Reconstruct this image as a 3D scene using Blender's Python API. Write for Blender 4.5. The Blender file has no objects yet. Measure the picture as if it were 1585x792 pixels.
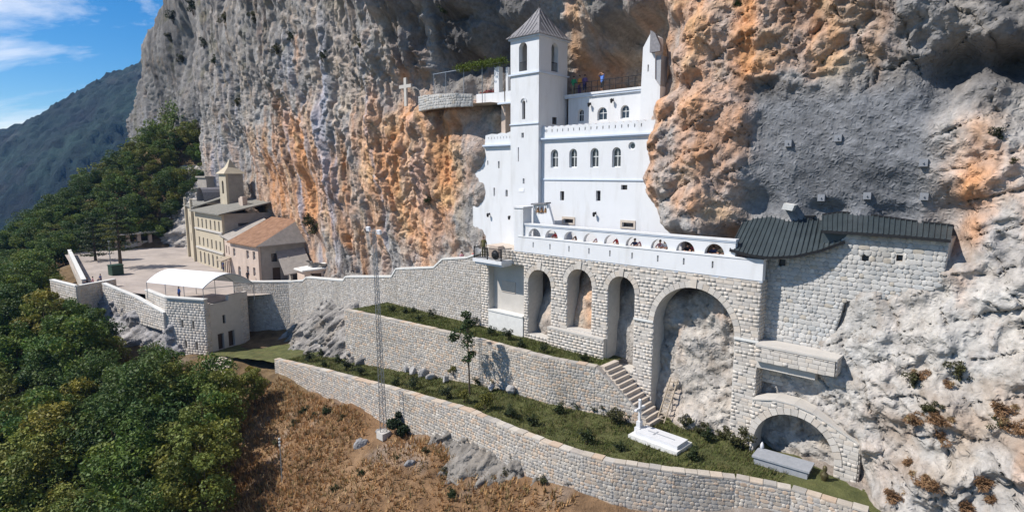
import bpy, math, random
import numpy as np
from mathutils import Vector, Matrix
from mathutils.geometry import tessellate_polygon

scene = bpy.context.scene
random.seed(7)
RNG = np.random.default_rng(11)
R = math.radians

# ------------------------------------------------------------------ camera
FPX, HORIZON = 900.0, 268.0                      # focal length and horizon in photo pixels (1585 wide)
PITCH = math.atan((396 - HORIZON) / FPX)
cam_d = bpy.data.cameras.new('camera')
cam_d.sensor_width = 36.0
cam_d.lens = 36.0 * FPX / 1585.0
cam_d.clip_start = 0.5
cam_d.clip_end = 9000
cam = bpy.data.objects.new('camera', cam_d)
scene.collection.objects.link(cam)
cam.location = (0, 0, 0)
cam.rotation_euler = (math.pi / 2 - PITCH, 0, 0)
scene.camera = cam

# ------------------------------------------------------------------ sky, sun, exposure
SUN_EL = R(47)
SUN_AZ = math.atan2(-1.0, -0.16)                # from the left and a little behind the camera
SUN_V = Vector((math.sin(SUN_AZ) * math.cos(SUN_EL), math.cos(SUN_AZ) * math.cos(SUN_EL), math.sin(SUN_EL)))
world = bpy.data.worlds.new('World')
scene.world = world
world.use_nodes = True
wn, wl = world.node_tree.nodes, world.node_tree.links
wn.clear()
w_out = wn.new('ShaderNodeOutputWorld')
w_bg = wn.new('ShaderNodeBackground')
w_bg.inputs["Strength"].default_value = 0.095
sky = wn.new('ShaderNodeTexSky')
sky.sky_type = 'NISHITA'
sky.sun_disc = False
sky.sun_elevation = SUN_EL
sky.sun_rotation = SUN_AZ
sky.altitude = 900
sky.air_density = 1.0
sky.dust_density = 0.15
sky.ozone_density = 4.0
tc = wn.new('ShaderNodeTexCoord')
mp = wn.new('ShaderNodeMapping')
mp.inputs['Scale'].default_value = (1.0, 1.0, 3.2)
mp.inputs['Rotation'].default_value = (0.25, 0.2, 0.4)
mp.inputs['Location'].default_value = (5.48, 2.84, 1.32)
n1 = wn.new('ShaderNodeTexNoise')
n1.inputs['Scale'].default_value = 2.3
n1.inputs['Detail'].default_value = 9
n1.inputs['Roughness'].default_value = 0.62
n1.inputs['Distortion'].default_value = 0.5
cr = wn.new('ShaderNodeValToRGB')
cr.color_ramp.elements[0].position = 0.50
cr.color_ramp.elements[1].position = 0.70
mx = wn.new('ShaderNodeMixRGB')
mx.inputs['Color2'].default_value = (9.5, 9.6, 9.9, 1)
hs = wn.new('ShaderNodeHueSaturation')
hs.inputs['Saturation'].default_value = 1.4
wl.new(tc.outputs['Generated'], mp.inputs['Vector'])
wl.new(mp.outputs['Vector'], n1.inputs['Vector'])
wl.new(n1.outputs['Fac'], cr.inputs['Fac'])
wl.new(cr.outputs['Color'], mx.inputs['Fac'])
wl.new(sky.outputs['Color'], hs.inputs['Color'])
wl.new(hs.outputs['Color'], mx.inputs['Color1'])
wl.new(mx.outputs['Color'], w_bg.inputs['Color'])
wl.new(w_bg.outputs['Background'], w_out.inputs['Surface'])

sun_d = bpy.data.lights.new('sun', 'SUN')
sun_d.energy = 5.0
sun_d.angle = R(0.53)
sun_d.color = (1.0, 0.95, 0.88)
sun = bpy.data.objects.new('sun', sun_d)
scene.collection.objects.link(sun)
sun.location = SUN_V * 300
sun.rotation_euler = (-SUN_V).to_track_quat('-Z', 'Y').to_euler()

vs = scene.view_settings
vs.view_transform = 'Standard'
vs.look = 'None'
vs.exposure = 0.36
vs.gamma = 1.0
vs.use_curve_mapping = False
scene.cycles.max_bounces = 6
scene.cycles.volume_bounces = 0

# ------------------------------------------------------------------ the local frame of the place
# x runs along the monastery front (towards the camera's right), y runs into the rock, z is up from the drone's height
TH = R(43)
ORIGIN = Vector((2.3926, 50.0, 0))
ROT = Matrix.Rotation(-TH, 4, 'Z')
FRAME = Matrix.Translation(ORIGIN) @ ROT
FINV = FRAME.inverted()
CAM_L = FINV @ Vector((0, 0, 0))

def ray(u, v):
    a, b = (u - 792.5) / FPX, (396 - v) / FPX
    w = Vector((a, math.cos(PITCH) + b * math.sin(PITCH), -math.sin(PITCH) + b * math.cos(PITCH)))
    return FINV.to_3x3() @ w

def on_plane(u, v, y):                            # pixel -> point on the upright plane y = const
    r = ray(u, v)
    return CAM_L + r * ((y - CAM_L.y) / r.y)

def on_level(u, v, z):                            # pixel -> point on the level plane z = const
    r = ray(u, v)
    return CAM_L + r * ((z - CAM_L.z) / r.z)

def project(p):                                   # local point -> photo pixel
    w = FRAME @ Vector(p)
    dep = w.y * math.cos(PITCH) - w.z * math.sin(PITCH)
    up = w.y * math.sin(PITCH) + w.z * math.cos(PITCH)
    if dep < 0.1:
        return None
    return (792.5 + FPX * w.x / dep, 396 - FPX * up / dep, dep)

# ------------------------------------------------------------------ noise
def _hash(ix, iy, iz, seed):
    h = (ix.astype(np.int64) * 374761393 + iy.astype(np.int64) * 668265263 + iz.astype(np.int64) * 2147483647 + seed * 974711) & 0xffffffff
    h = ((h ^ (h >> 13)) * 1274126177) & 0xffffffff
    return ((h ^ (h >> 16)) & 0xffff).astype(np.float32) / 65535.0

def vnoise(x, y, z, seed=0):
    fx, fy, fz = np.floor(x), np.floor(y), np.floor(z)
    tx, ty, tz = x - fx, y - fy, z - fz
    tx, ty, tz = (t * t * t * (t * (t * 6 - 15) + 10) for t in (tx, ty, tz))
    out = 0
    for dx in (0, 1):
        for dy in (0, 1):
            for dz in (0, 1):
                w = (tx if dx else 1 - tx) * (ty if dy else 1 - ty) * (tz if dz else 1 - tz)
                out = out + w * _hash(fx + dx, fy + dy, fz + dz, seed)
    return out * 2 - 1

def fbm(x, y, z, octaves=4, seed=0, gain=0.5, ridged=False):
    tot, amp, norm = 0, 1.0, 0
    for k in range(octaves):
        v = vnoise(x * 2 ** k + 13.7 * k, y * 2 ** k + 7.1 * k, z * 2 ** k + 3.3 * k, seed + k)
        if ridged:
            v = 1 - 2 * np.abs(v)
        tot = tot + v * amp
        norm += amp
        amp *= gain
    return tot / norm

def facets(x, z, cx, cz, seed):
    """broken rock: tilted plane per cell; returns offset, and distance to the nearest joint"""
    x, z = x / cx, z / cz
    fx, fz = np.floor(x), np.floor(z)
    o = np.zeros_like(x)
    d1 = np.full_like(x, 9.0)
    d2 = np.full_like(x, 9.0)
    val = np.zeros_like(x)
    for i in (-1, 0, 1):
        for j in (-1, 0, 1):
            gx, gz = fx + i, fz + j
            px = gx + .1 + .8 * _hash(gx, gz, o, seed)
            pz = gz + .1 + .8 * _hash(gx, gz, o + 1, seed)
            dx, dz = x - px, z - pz
            d = np.sqrt(dx * dx + dz * dz)
            v = (_hash(gx, gz, o + 2, seed) - .5) * 1.2 + dx * (_hash(gx, gz, o + 3, seed) - .5) * 1.8 + dz * (_hash(gx, gz, o + 4, seed) - .5) * 1.8
            n = d < d1
            d2 = np.where(n, d1, np.minimum(d2, d))
            val = np.where(n, v, val)
            d1 = np.where(n, d, d1)
    return val.astype(np.float32), (d2 - d1).astype(np.float32)

def lnoise(x, z, seed):
    """random heights joined by flat triangles: creased, faceted relief"""
    s = (x + z) * .3660254
    a, b = x + s, z + s
    i, j = np.floor(a), np.floor(b)
    u, v = a - i, b - j
    o = np.zeros_like(x)
    h00, h11 = _hash(i, j, o, seed), _hash(i + 1, j + 1, o, seed)
    up = u > v
    hm = np.where(up, _hash(i + 1, j, o, seed), _hash(i, j + 1, o, seed))
    return np.where(up, h00 * (1 - u) + hm * (u - v) + h11 * v, h00 * (1 - v) + hm * (v - u) + h11 * u) * 2 - 1

def creased(x, z, size, octaves, seed, gain=.6, stretch=1.0, ang0=.4):
    tot, amp, norm = 0, 1.0, 0
    for k in range(octaves):
        a = ang0 + k * .9
        c, s = math.cos(a), math.sin(a)
        f = 2.0 ** k / size
        tot = tot + amp * lnoise((x * c + z * s) * f / stretch + 3.1 * k, (-x * s + z * c) * f * stretch + 1.7 * k, seed + k)
        norm += amp
        amp *= gain
    return (tot / norm).astype(np.float32)

def saw(t, k=.82):
    f = t - np.floor(t)
    return np.where(f < k, f / k, (1 - f) / (1 - k)) - .5

# ------------------------------------------------------------------ materials
MATS = {}
def material(name, color, rough=0.85, var=0.12, scale=3.0, bump=0.3, bscale=None, attr=None, spec=0.3, metal=0.0, c2=None, trans=0.0, detail=6, bdist=0.03, stain=None, wpos=False):
    if name in MATS:
        return MATS[name]
    m = bpy.data.materials.new(name)
    m.use_nodes = True
    nt = m.node_tree
    N, L = nt.nodes, nt.links
    bs = N['Principled BSDF']
    bs.inputs['Roughness'].default_value = rough
    bs.inputs['Metallic'].default_value = metal
    bs.inputs['Specular IOR Level'].default_value = spec
    t = N.new('ShaderNodeTexCoord')
    src = N.new('ShaderNodeNewGeometry').outputs['Position'] if wpos else t.outputs['Object']
    n = N.new('ShaderNodeTexNoise')
    n.inputs['Scale'].default_value = scale
    n.inputs['Detail'].default_value = detail
    n.inputs['Roughness'].default_value = 0.65
    L.new(src, n.inputs['Vector'])
    ramp = N.new('ShaderNodeMapRange')
    ramp.inputs['From Min'].default_value = 0.28
    ramp.inputs['From Max'].default_value = 0.72
    L.new(n.outputs['Fac'], ramp.inputs['Value'])
    mixc = N.new('ShaderNodeMixRGB')
    a = tuple(c * (1 - var) for c in color)
    b = c2 if c2 else tuple(min(1, c * (1 + var)) for c in color)
    mixc.inputs['Color1'].default_value = (*a, 1)
    mixc.inputs['Color2'].default_value = (*b, 1)
    L.new(ramp.outputs['Result'], mixc.inputs['Fac'])
    col = mixc.outputs['Color']
    if stain:
        n3 = N.new('ShaderNodeTexNoise')
        n3.inputs['Scale'].default_value = stain[1]
        n3.inputs['Detail'].default_value = 8
        n3.inputs['Roughness'].default_value = 0.7
        mp3 = N.new('ShaderNodeMapping')
        mp3.inputs['Scale'].default_value = stain[3]
        L.new(src, mp3.inputs['Vector'])
        L.new(mp3.outputs['Vector'], n3.inputs['Vector'])
        r3 = N.new('ShaderNodeMapRange')
        r3.inputs['From Min'].default_value = 0.52
        r3.inputs['From Max'].default_value = 0.78
        r3.inputs['To Max'].default_value = stain[2]
        L.new(n3.outputs['Fac'], r3.inputs['Value'])
        m3 = N.new('ShaderNodeMixRGB')
        m3.inputs['Color2'].default_value = (*stain[0], 1)
        L.new(r3.outputs['Result'], m3.inputs['Fac'])
        L.new(col, m3.inputs['Color1'])
        col = m3.outputs['Color']
    if attr:
        at = N.new('ShaderNodeAttribute')
        at.attribute_name = attr
        mul = N.new('ShaderNodeMixRGB')
        mul.blend_type = 'MULTIPLY'
        mul.inputs['Fac'].default_value = 1
        L.new(at.outputs['Color'], mul.inputs['Color1'])
        L.new(col, mul.inputs['Color2'])
        col = mul.outputs['Color']
    L.new(col, bs.inputs['Base Color'])
    if bump:
        n2 = N.new('ShaderNodeTexNoise')
        n2.inputs['Scale'].default_value = bscale or scale * 5
        n2.inputs['Detail'].default_value = 8
        n2.inputs['Roughness'].default_value = 0.7
        L.new(src, n2.inputs['Vector'])
        bp = N.new('ShaderNodeBump')
        bp.inputs['Strength'].default_value = bump
        bp.inputs['Distance'].default_value = bdist
        L.new(n2.outputs['Fac'], bp.inputs['Height'])
        L.new(bp.outputs['Normal'], bs.inputs['Normal'])
    if trans:
        tr = N.new('ShaderNodeBsdfTranslucent')
        L.new(col, tr.inputs['Color'])
        ms = N.new('ShaderNodeMixShader')
        ms.inputs['Fac'].default_value = trans
        out = N['Material Output']
        L.new(bs.outputs['BSDF'], ms.inputs[1])
        L.new(tr.outputs['BSDF'], ms.inputs[2])
        L.new(ms.outputs['Shader'], out.inputs['Surface'])
    MATS[name] = m
    return m

M = {}
M['white'] = material('limewash', (0.64, 0.645, 0.655), 0.9, 0.035, 0.7, 0.25, 9, stain=((0.47, 0.46, 0.44), 1.1, 0.75, (1, 1, 0.16)))
M['trim'] = material('blue_grey_trim_shadow', (0.55, 0.61, 0.70), 0.8, 0.05, 2, 0.1)  # trim tone, doubling as painted shadow line of cornices and coping
M['reveal'] = material('window_surround_paint', (0.74, 0.74, 0.76), 0.85, 0.05, 3, 0.1)
M['glass'] = material('dark_glass', (0.025, 0.03, 0.04), 0.08, 0.2, 1, 0, spec=0.6)
M['frame_white'] = material('white_joinery', (0.72, 0.72, 0.70), 0.5, 0.03, 4, 0)
M['wood_dark'] = material('dark_wood', (0.07, 0.045, 0.03), 0.7, 0.3, 8, 0.2)
M['wood'] = material('weathered_wood', (0.33, 0.27, 0.2), 0.8, 0.25, 6, 0.3)
M['slate'] = material('grey_slate', (0.17, 0.165, 0.18), 0.55, 0.2, 5, 0.3, c2=(0.26, 0.25, 0.26))
M['metal_roof'] = material('dark_roof_sheet', (0.038, 0.05, 0.056), 0.42, 0.25, 1.2, 0.1, spec=0.5)
M['iron'] = material('dark_iron', (0.03, 0.03, 0.032), 0.5, 0.2, 8, 0.1, metal=0.6)
M['galv'] = material('galvanised_steel', (0.34, 0.35, 0.36), 0.45, 0.2, 8, 0.1, metal=0.7)
M['ashlar'] = material('cut_limestone', (1, 1, 1), 0.9, 0.14, 4, 0.5, 16, attr='tint', bdist=0.03, wpos=True, stain=((0.55, 0.53, 0.50), 0.35, 0.75, (1, 1, 0.4)))
M['rubble'] = material('rubble_limestone', (1, 1, 1), 0.92, 0.18, 4, 0.6, 14, attr='tint', bdist=0.03, wpos=True, stain=((0.52, 0.50, 0.46), 0.4, 0.85, (1, 1, 0.5)))
M['mortar'] = material('lime_mortar', (0.50, 0.47, 0.43), 0.95, 0.12, 3, 0.5, 20)
M['mortar_dark'] = material('weathered_mortar', (0.44, 0.41, 0.375), 0.95, 0.2, 3, 0.5, 20)
M['coping'] = material('pale_coping', (0.62, 0.61, 0.58), 0.85, 0.1, 3, 0.4, 14)
M['paving'] = material('plaza_paving', (0.36, 0.31, 0.275), 0.9, 0.2, 0.3, 0.3, 6, stain=((0.21, 0.185, 0.17), 0.16, 0.85, (.35, 1.6, 1)))
M['terrace'] = material('beige_paving', (0.5, 0.43, 0.36), 0.9, 0.1, 2, 0.3)
M['cliff'] = material('limestone_cliff', (1, 1, 1), 0.95, 0.42, 3.2, 1.0, 8.0, attr='tint', detail=12, spec=0.12, bdist=0.13)
M['rock'] = material('grey_limestone', (1, 1, 1), 0.95, 0.42, 3.2, 1.0, 8.0, attr='tint', detail=12, spec=0.12, bdist=0.13)
M['lawn'] = material('garden_grass', (0.088, 0.105, 0.034), 0.95, 0.4, 0.9, 1.0, 9, c2=(0.15, 0.155, 0.055), bdist=0.15, stain=((0.12, 0.085, 0.04), 0.5, 0.8, (1, 1, 1)))
M['soil'] = material('hillside_soil', (0.17, 0.105, 0.058), 0.97, 0.45, 0.7, 1.0, 5, c2=(0.32, 0.21, 0.12), attr='tint', bdist=0.2)
M['leaf'] = material('broadleaf', (1, 1, 1), 0.6, 0.25, 1.1, 0, attr='tint', trans=0.22, spec=0.25)
M['grassblade'] = material('dry_grass_blade', (1, 1, 1), 0.8, 0.2, 0.6, 0, attr='tint', trans=0.2, spec=0.2)
M['bark'] = material('bark', (0.10, 0.075, 0.055), 0.95, 0.3, 5, 0.8, 20)
M['ochre'] = material('ochre_render', (0.47, 0.405, 0.30), 0.9, 0.1, 0.7, 0.3, 12, stain=((0.35, 0.28, 0.2), 0.6, 0.6, (1, 1, 0.3)))
M['rose'] = material('pinkish_render', (0.50, 0.40, 0.33), 0.9, 0.12, 0.8, 0.4, 12, stain=((0.30, 0.24, 0.19), 0.7, 0.7, (1, 1, 0.3)))
M['grey_shaded_render'] = material('grey_and_shaded_render', (0.30, 0.27, 0.235), 0.92, 0.15, 1.2, 0.4, 12)  # grey walls, and painted shade for side walls turned from the sun
M['concrete'] = material('pale_concrete', (0.48, 0.45, 0.41), 0.9, 0.1, 1.1, 0.3, 14)
M['rust_brown'] = material('rusty_sheet', (0.20, 0.095, 0.05), 0.75, 0.3, 1.3, 0.4, 9, c2=(0.30, 0.17, 0.10))
M['greysheet'] = material('grey_sheet', (0.30, 0.27, 0.24), 0.7, 0.2, 1.5, 0.3, 9)
M['tileroof'] = material('stone_tile_roof', (0.20, 0.19, 0.165), 0.85, 0.25, 2.2, 0.5, 8)
M['fabric'] = material('canopy_fabric', (0.83, 0.83, 0.84), 0.7, 0.02, 1, 0.05, trans=0.12)
M['marble'] = material('white_marble', (0.58, 0.58, 0.59), 0.5, 0.06, 2.5, 0.1)
M['greystone'] = material('grey_tomb_stone', (0.30, 0.31, 0.33), 0.6, 0.12, 4, 0.2)
M['bronze'] = material('dark_bronze', (0.09, 0.075, 0.035), 0.5, 0.3, 8, 0.2, metal=0.4)
M['brass'] = material('bell_bronze', (0.24, 0.14, 0.07), 0.45, 0.2, 6, 0.1, metal=0.5)
M['plate'] = material('grey_anchor_concrete', (0.22, 0.23, 0.25), 0.85, 0.1, 5, 0.3)
M['lamp_glass'] = material('lamp_glass', (0.75, 0.75, 0.78), 0.2, 0.05, 3, 0)
M['plastic_green'] = material('green_plastic', (0.02, 0.05, 0.03), 0.5, 0.1, 3, 0)
# rock relief: sharp-crested noise for the bump
for nm, sc_, ds in (('cliff', 4.5, .13), ('rock', 4.5, .11)):
    nt = M[nm].node_tree
    bp = [n for n in nt.nodes if n.type == 'BUMP'][0]
    nz = bp.inputs['Height'].links[0].from_node
    nz.noise_type = 'RIDGED_MULTIFRACTAL'
    nz.inputs['Scale'].default_value = sc_
    nz.inputs['Detail'].default_value = 9
    nz.inputs['Roughness'].default_value = .7
    nz.inputs['Distortion'].default_value = .35
    bp.inputs['Distance'].default_value = ds
    bp.inputs['Strength'].default_value = .9
def cloth(name, c):
    return material('cloth_' + name, c, 0.9, 0.12, 9, 0.2, 40)
SKIN = material('skin', (0.42, 0.24, 0.16), 0.6, 0.08, 8, 0.05)

# ------------------------------------------------------------------ mesh helpers (all coordinates in the local frame)
COL = scene.collection

class MB:
    def __init__(self):
        self.v, self.f, self.t = [], [], []
    def add(self, verts, faces, tint=None):
        b = len(self.v)
        self.v += [tuple(p) for p in verts]
        self.f += [tuple(b + i for i in fc) for fc in faces]
        self.t += [tint or (1, 1, 1)] * len(faces)
        return self
    def box(self, x0, x1, y0, y1, z0, z1, tint=None):
        return self.add([(x0, y0, z0), (x1, y0, z0), (x1, y1, z0), (x0, y1, z0), (x0, y0, z1), (x1, y0, z1), (x1, y1, z1), (x0, y1, z1)],
                        [(0, 3, 2, 1), (4, 5, 6, 7), (0, 1, 5, 4), (1, 2, 6, 5), (2, 3, 7, 6), (3, 0, 4, 7)], tint)
    def obox(self, c, ax, ay, az, tint=None):      # half axes
        c, ax, ay, az = Vector(c), Vector(ax), Vector(ay), Vector(az)
        P = [c + sx * ax + sy * ay + sz * az for sz in (-1, 1) for sx, sy in ((-1, -1), (1, -1), (1, 1), (-1, 1))]
        return self.add(P, [(0, 3, 2, 1), (4, 5, 6, 7), (0, 1, 5, 4), (1, 2, 6, 5), (2, 3, 7, 6), (3, 0, 4, 7)], tint)
    def bar(self, p0, p1, w, h=None, tint=None):   # square bar between two points
        p0, p1 = Vector(p0), Vector(p1)
        h = h or w
        dd = (p1 - p0)
        L = dd.length
        dd.normalize()
        side = dd.cross(Vector((0, 0, 1)))
        if side.length < 1e-3:
            side = Vector((1, 0, 0))
        side.normalize()
        up = side.cross(dd)
        return self.obox((p0 + p1) / 2, dd * L / 2, side * w / 2, up * h / 2, tint)
    def tube(self, p0, p1, r0, r1=None, n=8, tint=None, cap=True):
        p0, p1 = Vector(p0), Vector(p1)
        r1 = r0 if r1 is None else r1
        dd = (p1 - p0).normalized()
        a = dd.orthogonal().normalized()
        b = dd.cross(a)
        vs_ = []
        for p, r in ((p0, r0), (p1, r1)):
            for k in range(n):
                t = 2 * math.pi * k / n
                vs_.append(p + a * (r * math.cos(t)) + b * (r * math.sin(t)))
        fs = [(k, (k + 1) % n, n + (k + 1) % n, n + k) for k in range(n)]
        if cap:
            fs += [tuple(range(n - 1, -1, -1)), tuple(range(n, 2 * n))]
        return self.add(vs_, fs, tint)
    def prism(self, poly, y0, y1, tint=None, holes=()):   # polygon in x,z pushed from y0 (front) to y1 (back)
        loops = [list(poly)] + [list(h) for h in holes]
        tris = tessellate_polygon([[Vector((p[0], p[1], 0)) for p in l] for l in loops])
        flat = [p for l in loops for p in l]
        n = len(flat)
        vs_ = [(p[0], y0, p[1]) for p in flat] + [(p[0], y1, p[1]) for p in flat]
        fs = []
        for a, b, c in tris:
            pa, pb, pc = flat[a], flat[b], flat[c]
            ar = (pb[0] - pa[0]) * (pc[1] - pa[1]) - (pc[0] - pa[0]) * (pb[1] - pa[1])
            if abs(ar) < 1e-9:
                continue
            if ar < 0:
                b, c = c, b
            fs.append((a, b, c))
            fs.append((n + a, n + c, n + b))
        base = 0
        for li, l in enumerate(loops):
            m = len(l)
            area = sum(l[i][0] * l[(i + 1) % m][1] - l[(i + 1) % m][0] * l[i][1] for i in range(m))
            rev = (area > 0) == (li > 0)
            for i in range(m):
                a, b = base + i, base + (i + 1) % m
                q = (a, n + a, n + b, b)
                fs.append(q[::-1] if rev else q)
            base += m
        return self.add(vs_, fs, tint)
    def lathe(self, c, prof, n=12, tint=None):
        c = Vector(c)
        vs_, fs = [], []
        for r, z in prof:
            for k in range(n):
                t = 2 * math.pi * k / n
                vs_.append(c + Vector((r * math.cos(t), r * math.sin(t), z)))
        for j in range(len(prof) - 1):
            for k in range(n):
                fs.append((j * n + k, j * n + (k + 1) % n, (j + 1) * n + (k + 1) % n, (j + 1) * n + k))
        fs.append(tuple(range(n - 1, -1, -1)))
        fs.append(tuple(range((len(prof) - 1) * n, len(prof) * n)))
        return self.add(vs_, fs, tint)
    def mesh(self, name, mat, off=(0, 0, 0), smooth=False):
        me = bpy.data.meshes.new(name)
        ox, oy, oz = off
        me.from_pydata([(p[0] - ox, p[1] - oy, p[2] - oz) for p in self.v], [], self.f)
        at = me.attributes.new('tint', 'FLOAT_COLOR', 'FACE')
        flat = np.ones((len(self.f), 4), np.float32)
        if self.t:
            flat[:, :3] = np.array([t[:3] for t in self.t], np.float32)
        at.data.foreach_set('color', flat.ravel())
        if mat:
            me.materials.append(mat)
        if smooth:
            me.polygons.foreach_set('use_smooth', [True] * len(me.polygons))
        me.update()
        return me

def numpy_mesh(name, V, F, tint, mat, smooth=False, domain='FACE'):
    me = bpy.data.meshes.new(name)
    k = F.shape[1]
    me.vertices.add(len(V))
    me.vertices.foreach_set('co', np.ascontiguousarray(V, np.float32).ravel())
    me.loops.add(F.size)
    me.loops.foreach_set('vertex_index', np.ascontiguousarray(F, np.int32).ravel())
    me.polygons.add(len(F))
    me.polygons.foreach_set('loop_start', np.arange(0, F.size, k, dtype=np.int32))
    if smooth:
        me.polygons.foreach_set('use_smooth', np.ones(len(F), bool))
    if tint is not None:
        at = me.attributes.new('tint', 'FLOAT_COLOR', domain)
        c = np.ones((len(tint), 4), np.float32)
        c[:, :3] = tint
        at.data.foreach_set('color', c.ravel())
    if mat:
        me.materials.append(mat)
    me.update(calc_edges=True)
    return me

ROOTLOC = {}
def thing(name, label, cat, loc, group=None, rz=0.0):
    """Empty at a thing's base; loc in the local frame."""
    o = bpy.data.objects.new(name, None)
    o.empty_display_size = 0.3
    COL.objects.link(o)
    o.matrix_world = FRAME @ Matrix.Translation(Vector(loc)) @ Matrix.Rotation(rz, 4, 'Z')
    ROOTLOC[o] = Vector(loc)
    o['label'] = label
    o['category'] = cat
    if group:
        o['group'] = group
    return o

def part(name, mb, mat, parent, root=None, smooth=False, label=None, kind=None):
    off = ROOTLOC[root or parent]
    o = bpy.data.objects.new(name, mb.mesh(name, mat, off, smooth))
    COL.objects.link(o)
    o.parent = parent
    if label:
        o['label'] = label
    if kind:
        o['kind'] = kind
    return o

def single(name, mb, mat, label, cat, loc, group=None, smooth=False):
    o = bpy.data.objects.new(name, mb.mesh(name, mat, loc, smooth))
    COL.objects.link(o)
    o.matrix_world = FRAME @ Matrix.Translation(Vector(loc))
    o['label'], o['category'] = label, cat
    if group:
        o['group'] = group
    return o

def struct(name, me, kind='structure', label=None):
    o = bpy.data.objects.new(name, me)
    COL.objects.link(o)
    o.matrix_world = FRAME
    o['kind'] = kind
    if label:
        o['label'] = label
    return o

def copy_tree(o, mat=None, parent=None):
    c = o.copy()
    COL.objects.link(c)
    if parent:
        c.parent = parent
    for ch in o.children:
        copy_tree(ch, None, c)
    if mat is not None:
        c.matrix_world = mat
    return c

def arch_loop(xc, w, z0, ztop, n=14):              # opening outline, round head, anticlockwise
    r = w / 2
    sp = ztop - r
    pts = [(xc - r, z0), (xc + r, z0)]
    for k in range(n + 1):
        t = math.pi * k / n
        pts.append((xc + r * math.cos(t), sp + r * math.sin(t)))
    return pts

def rect_loop(x0, x1, z0, z1):
    return [(x0, z0), (x1, z0), (x1, z1), (x0, z1)]
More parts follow.
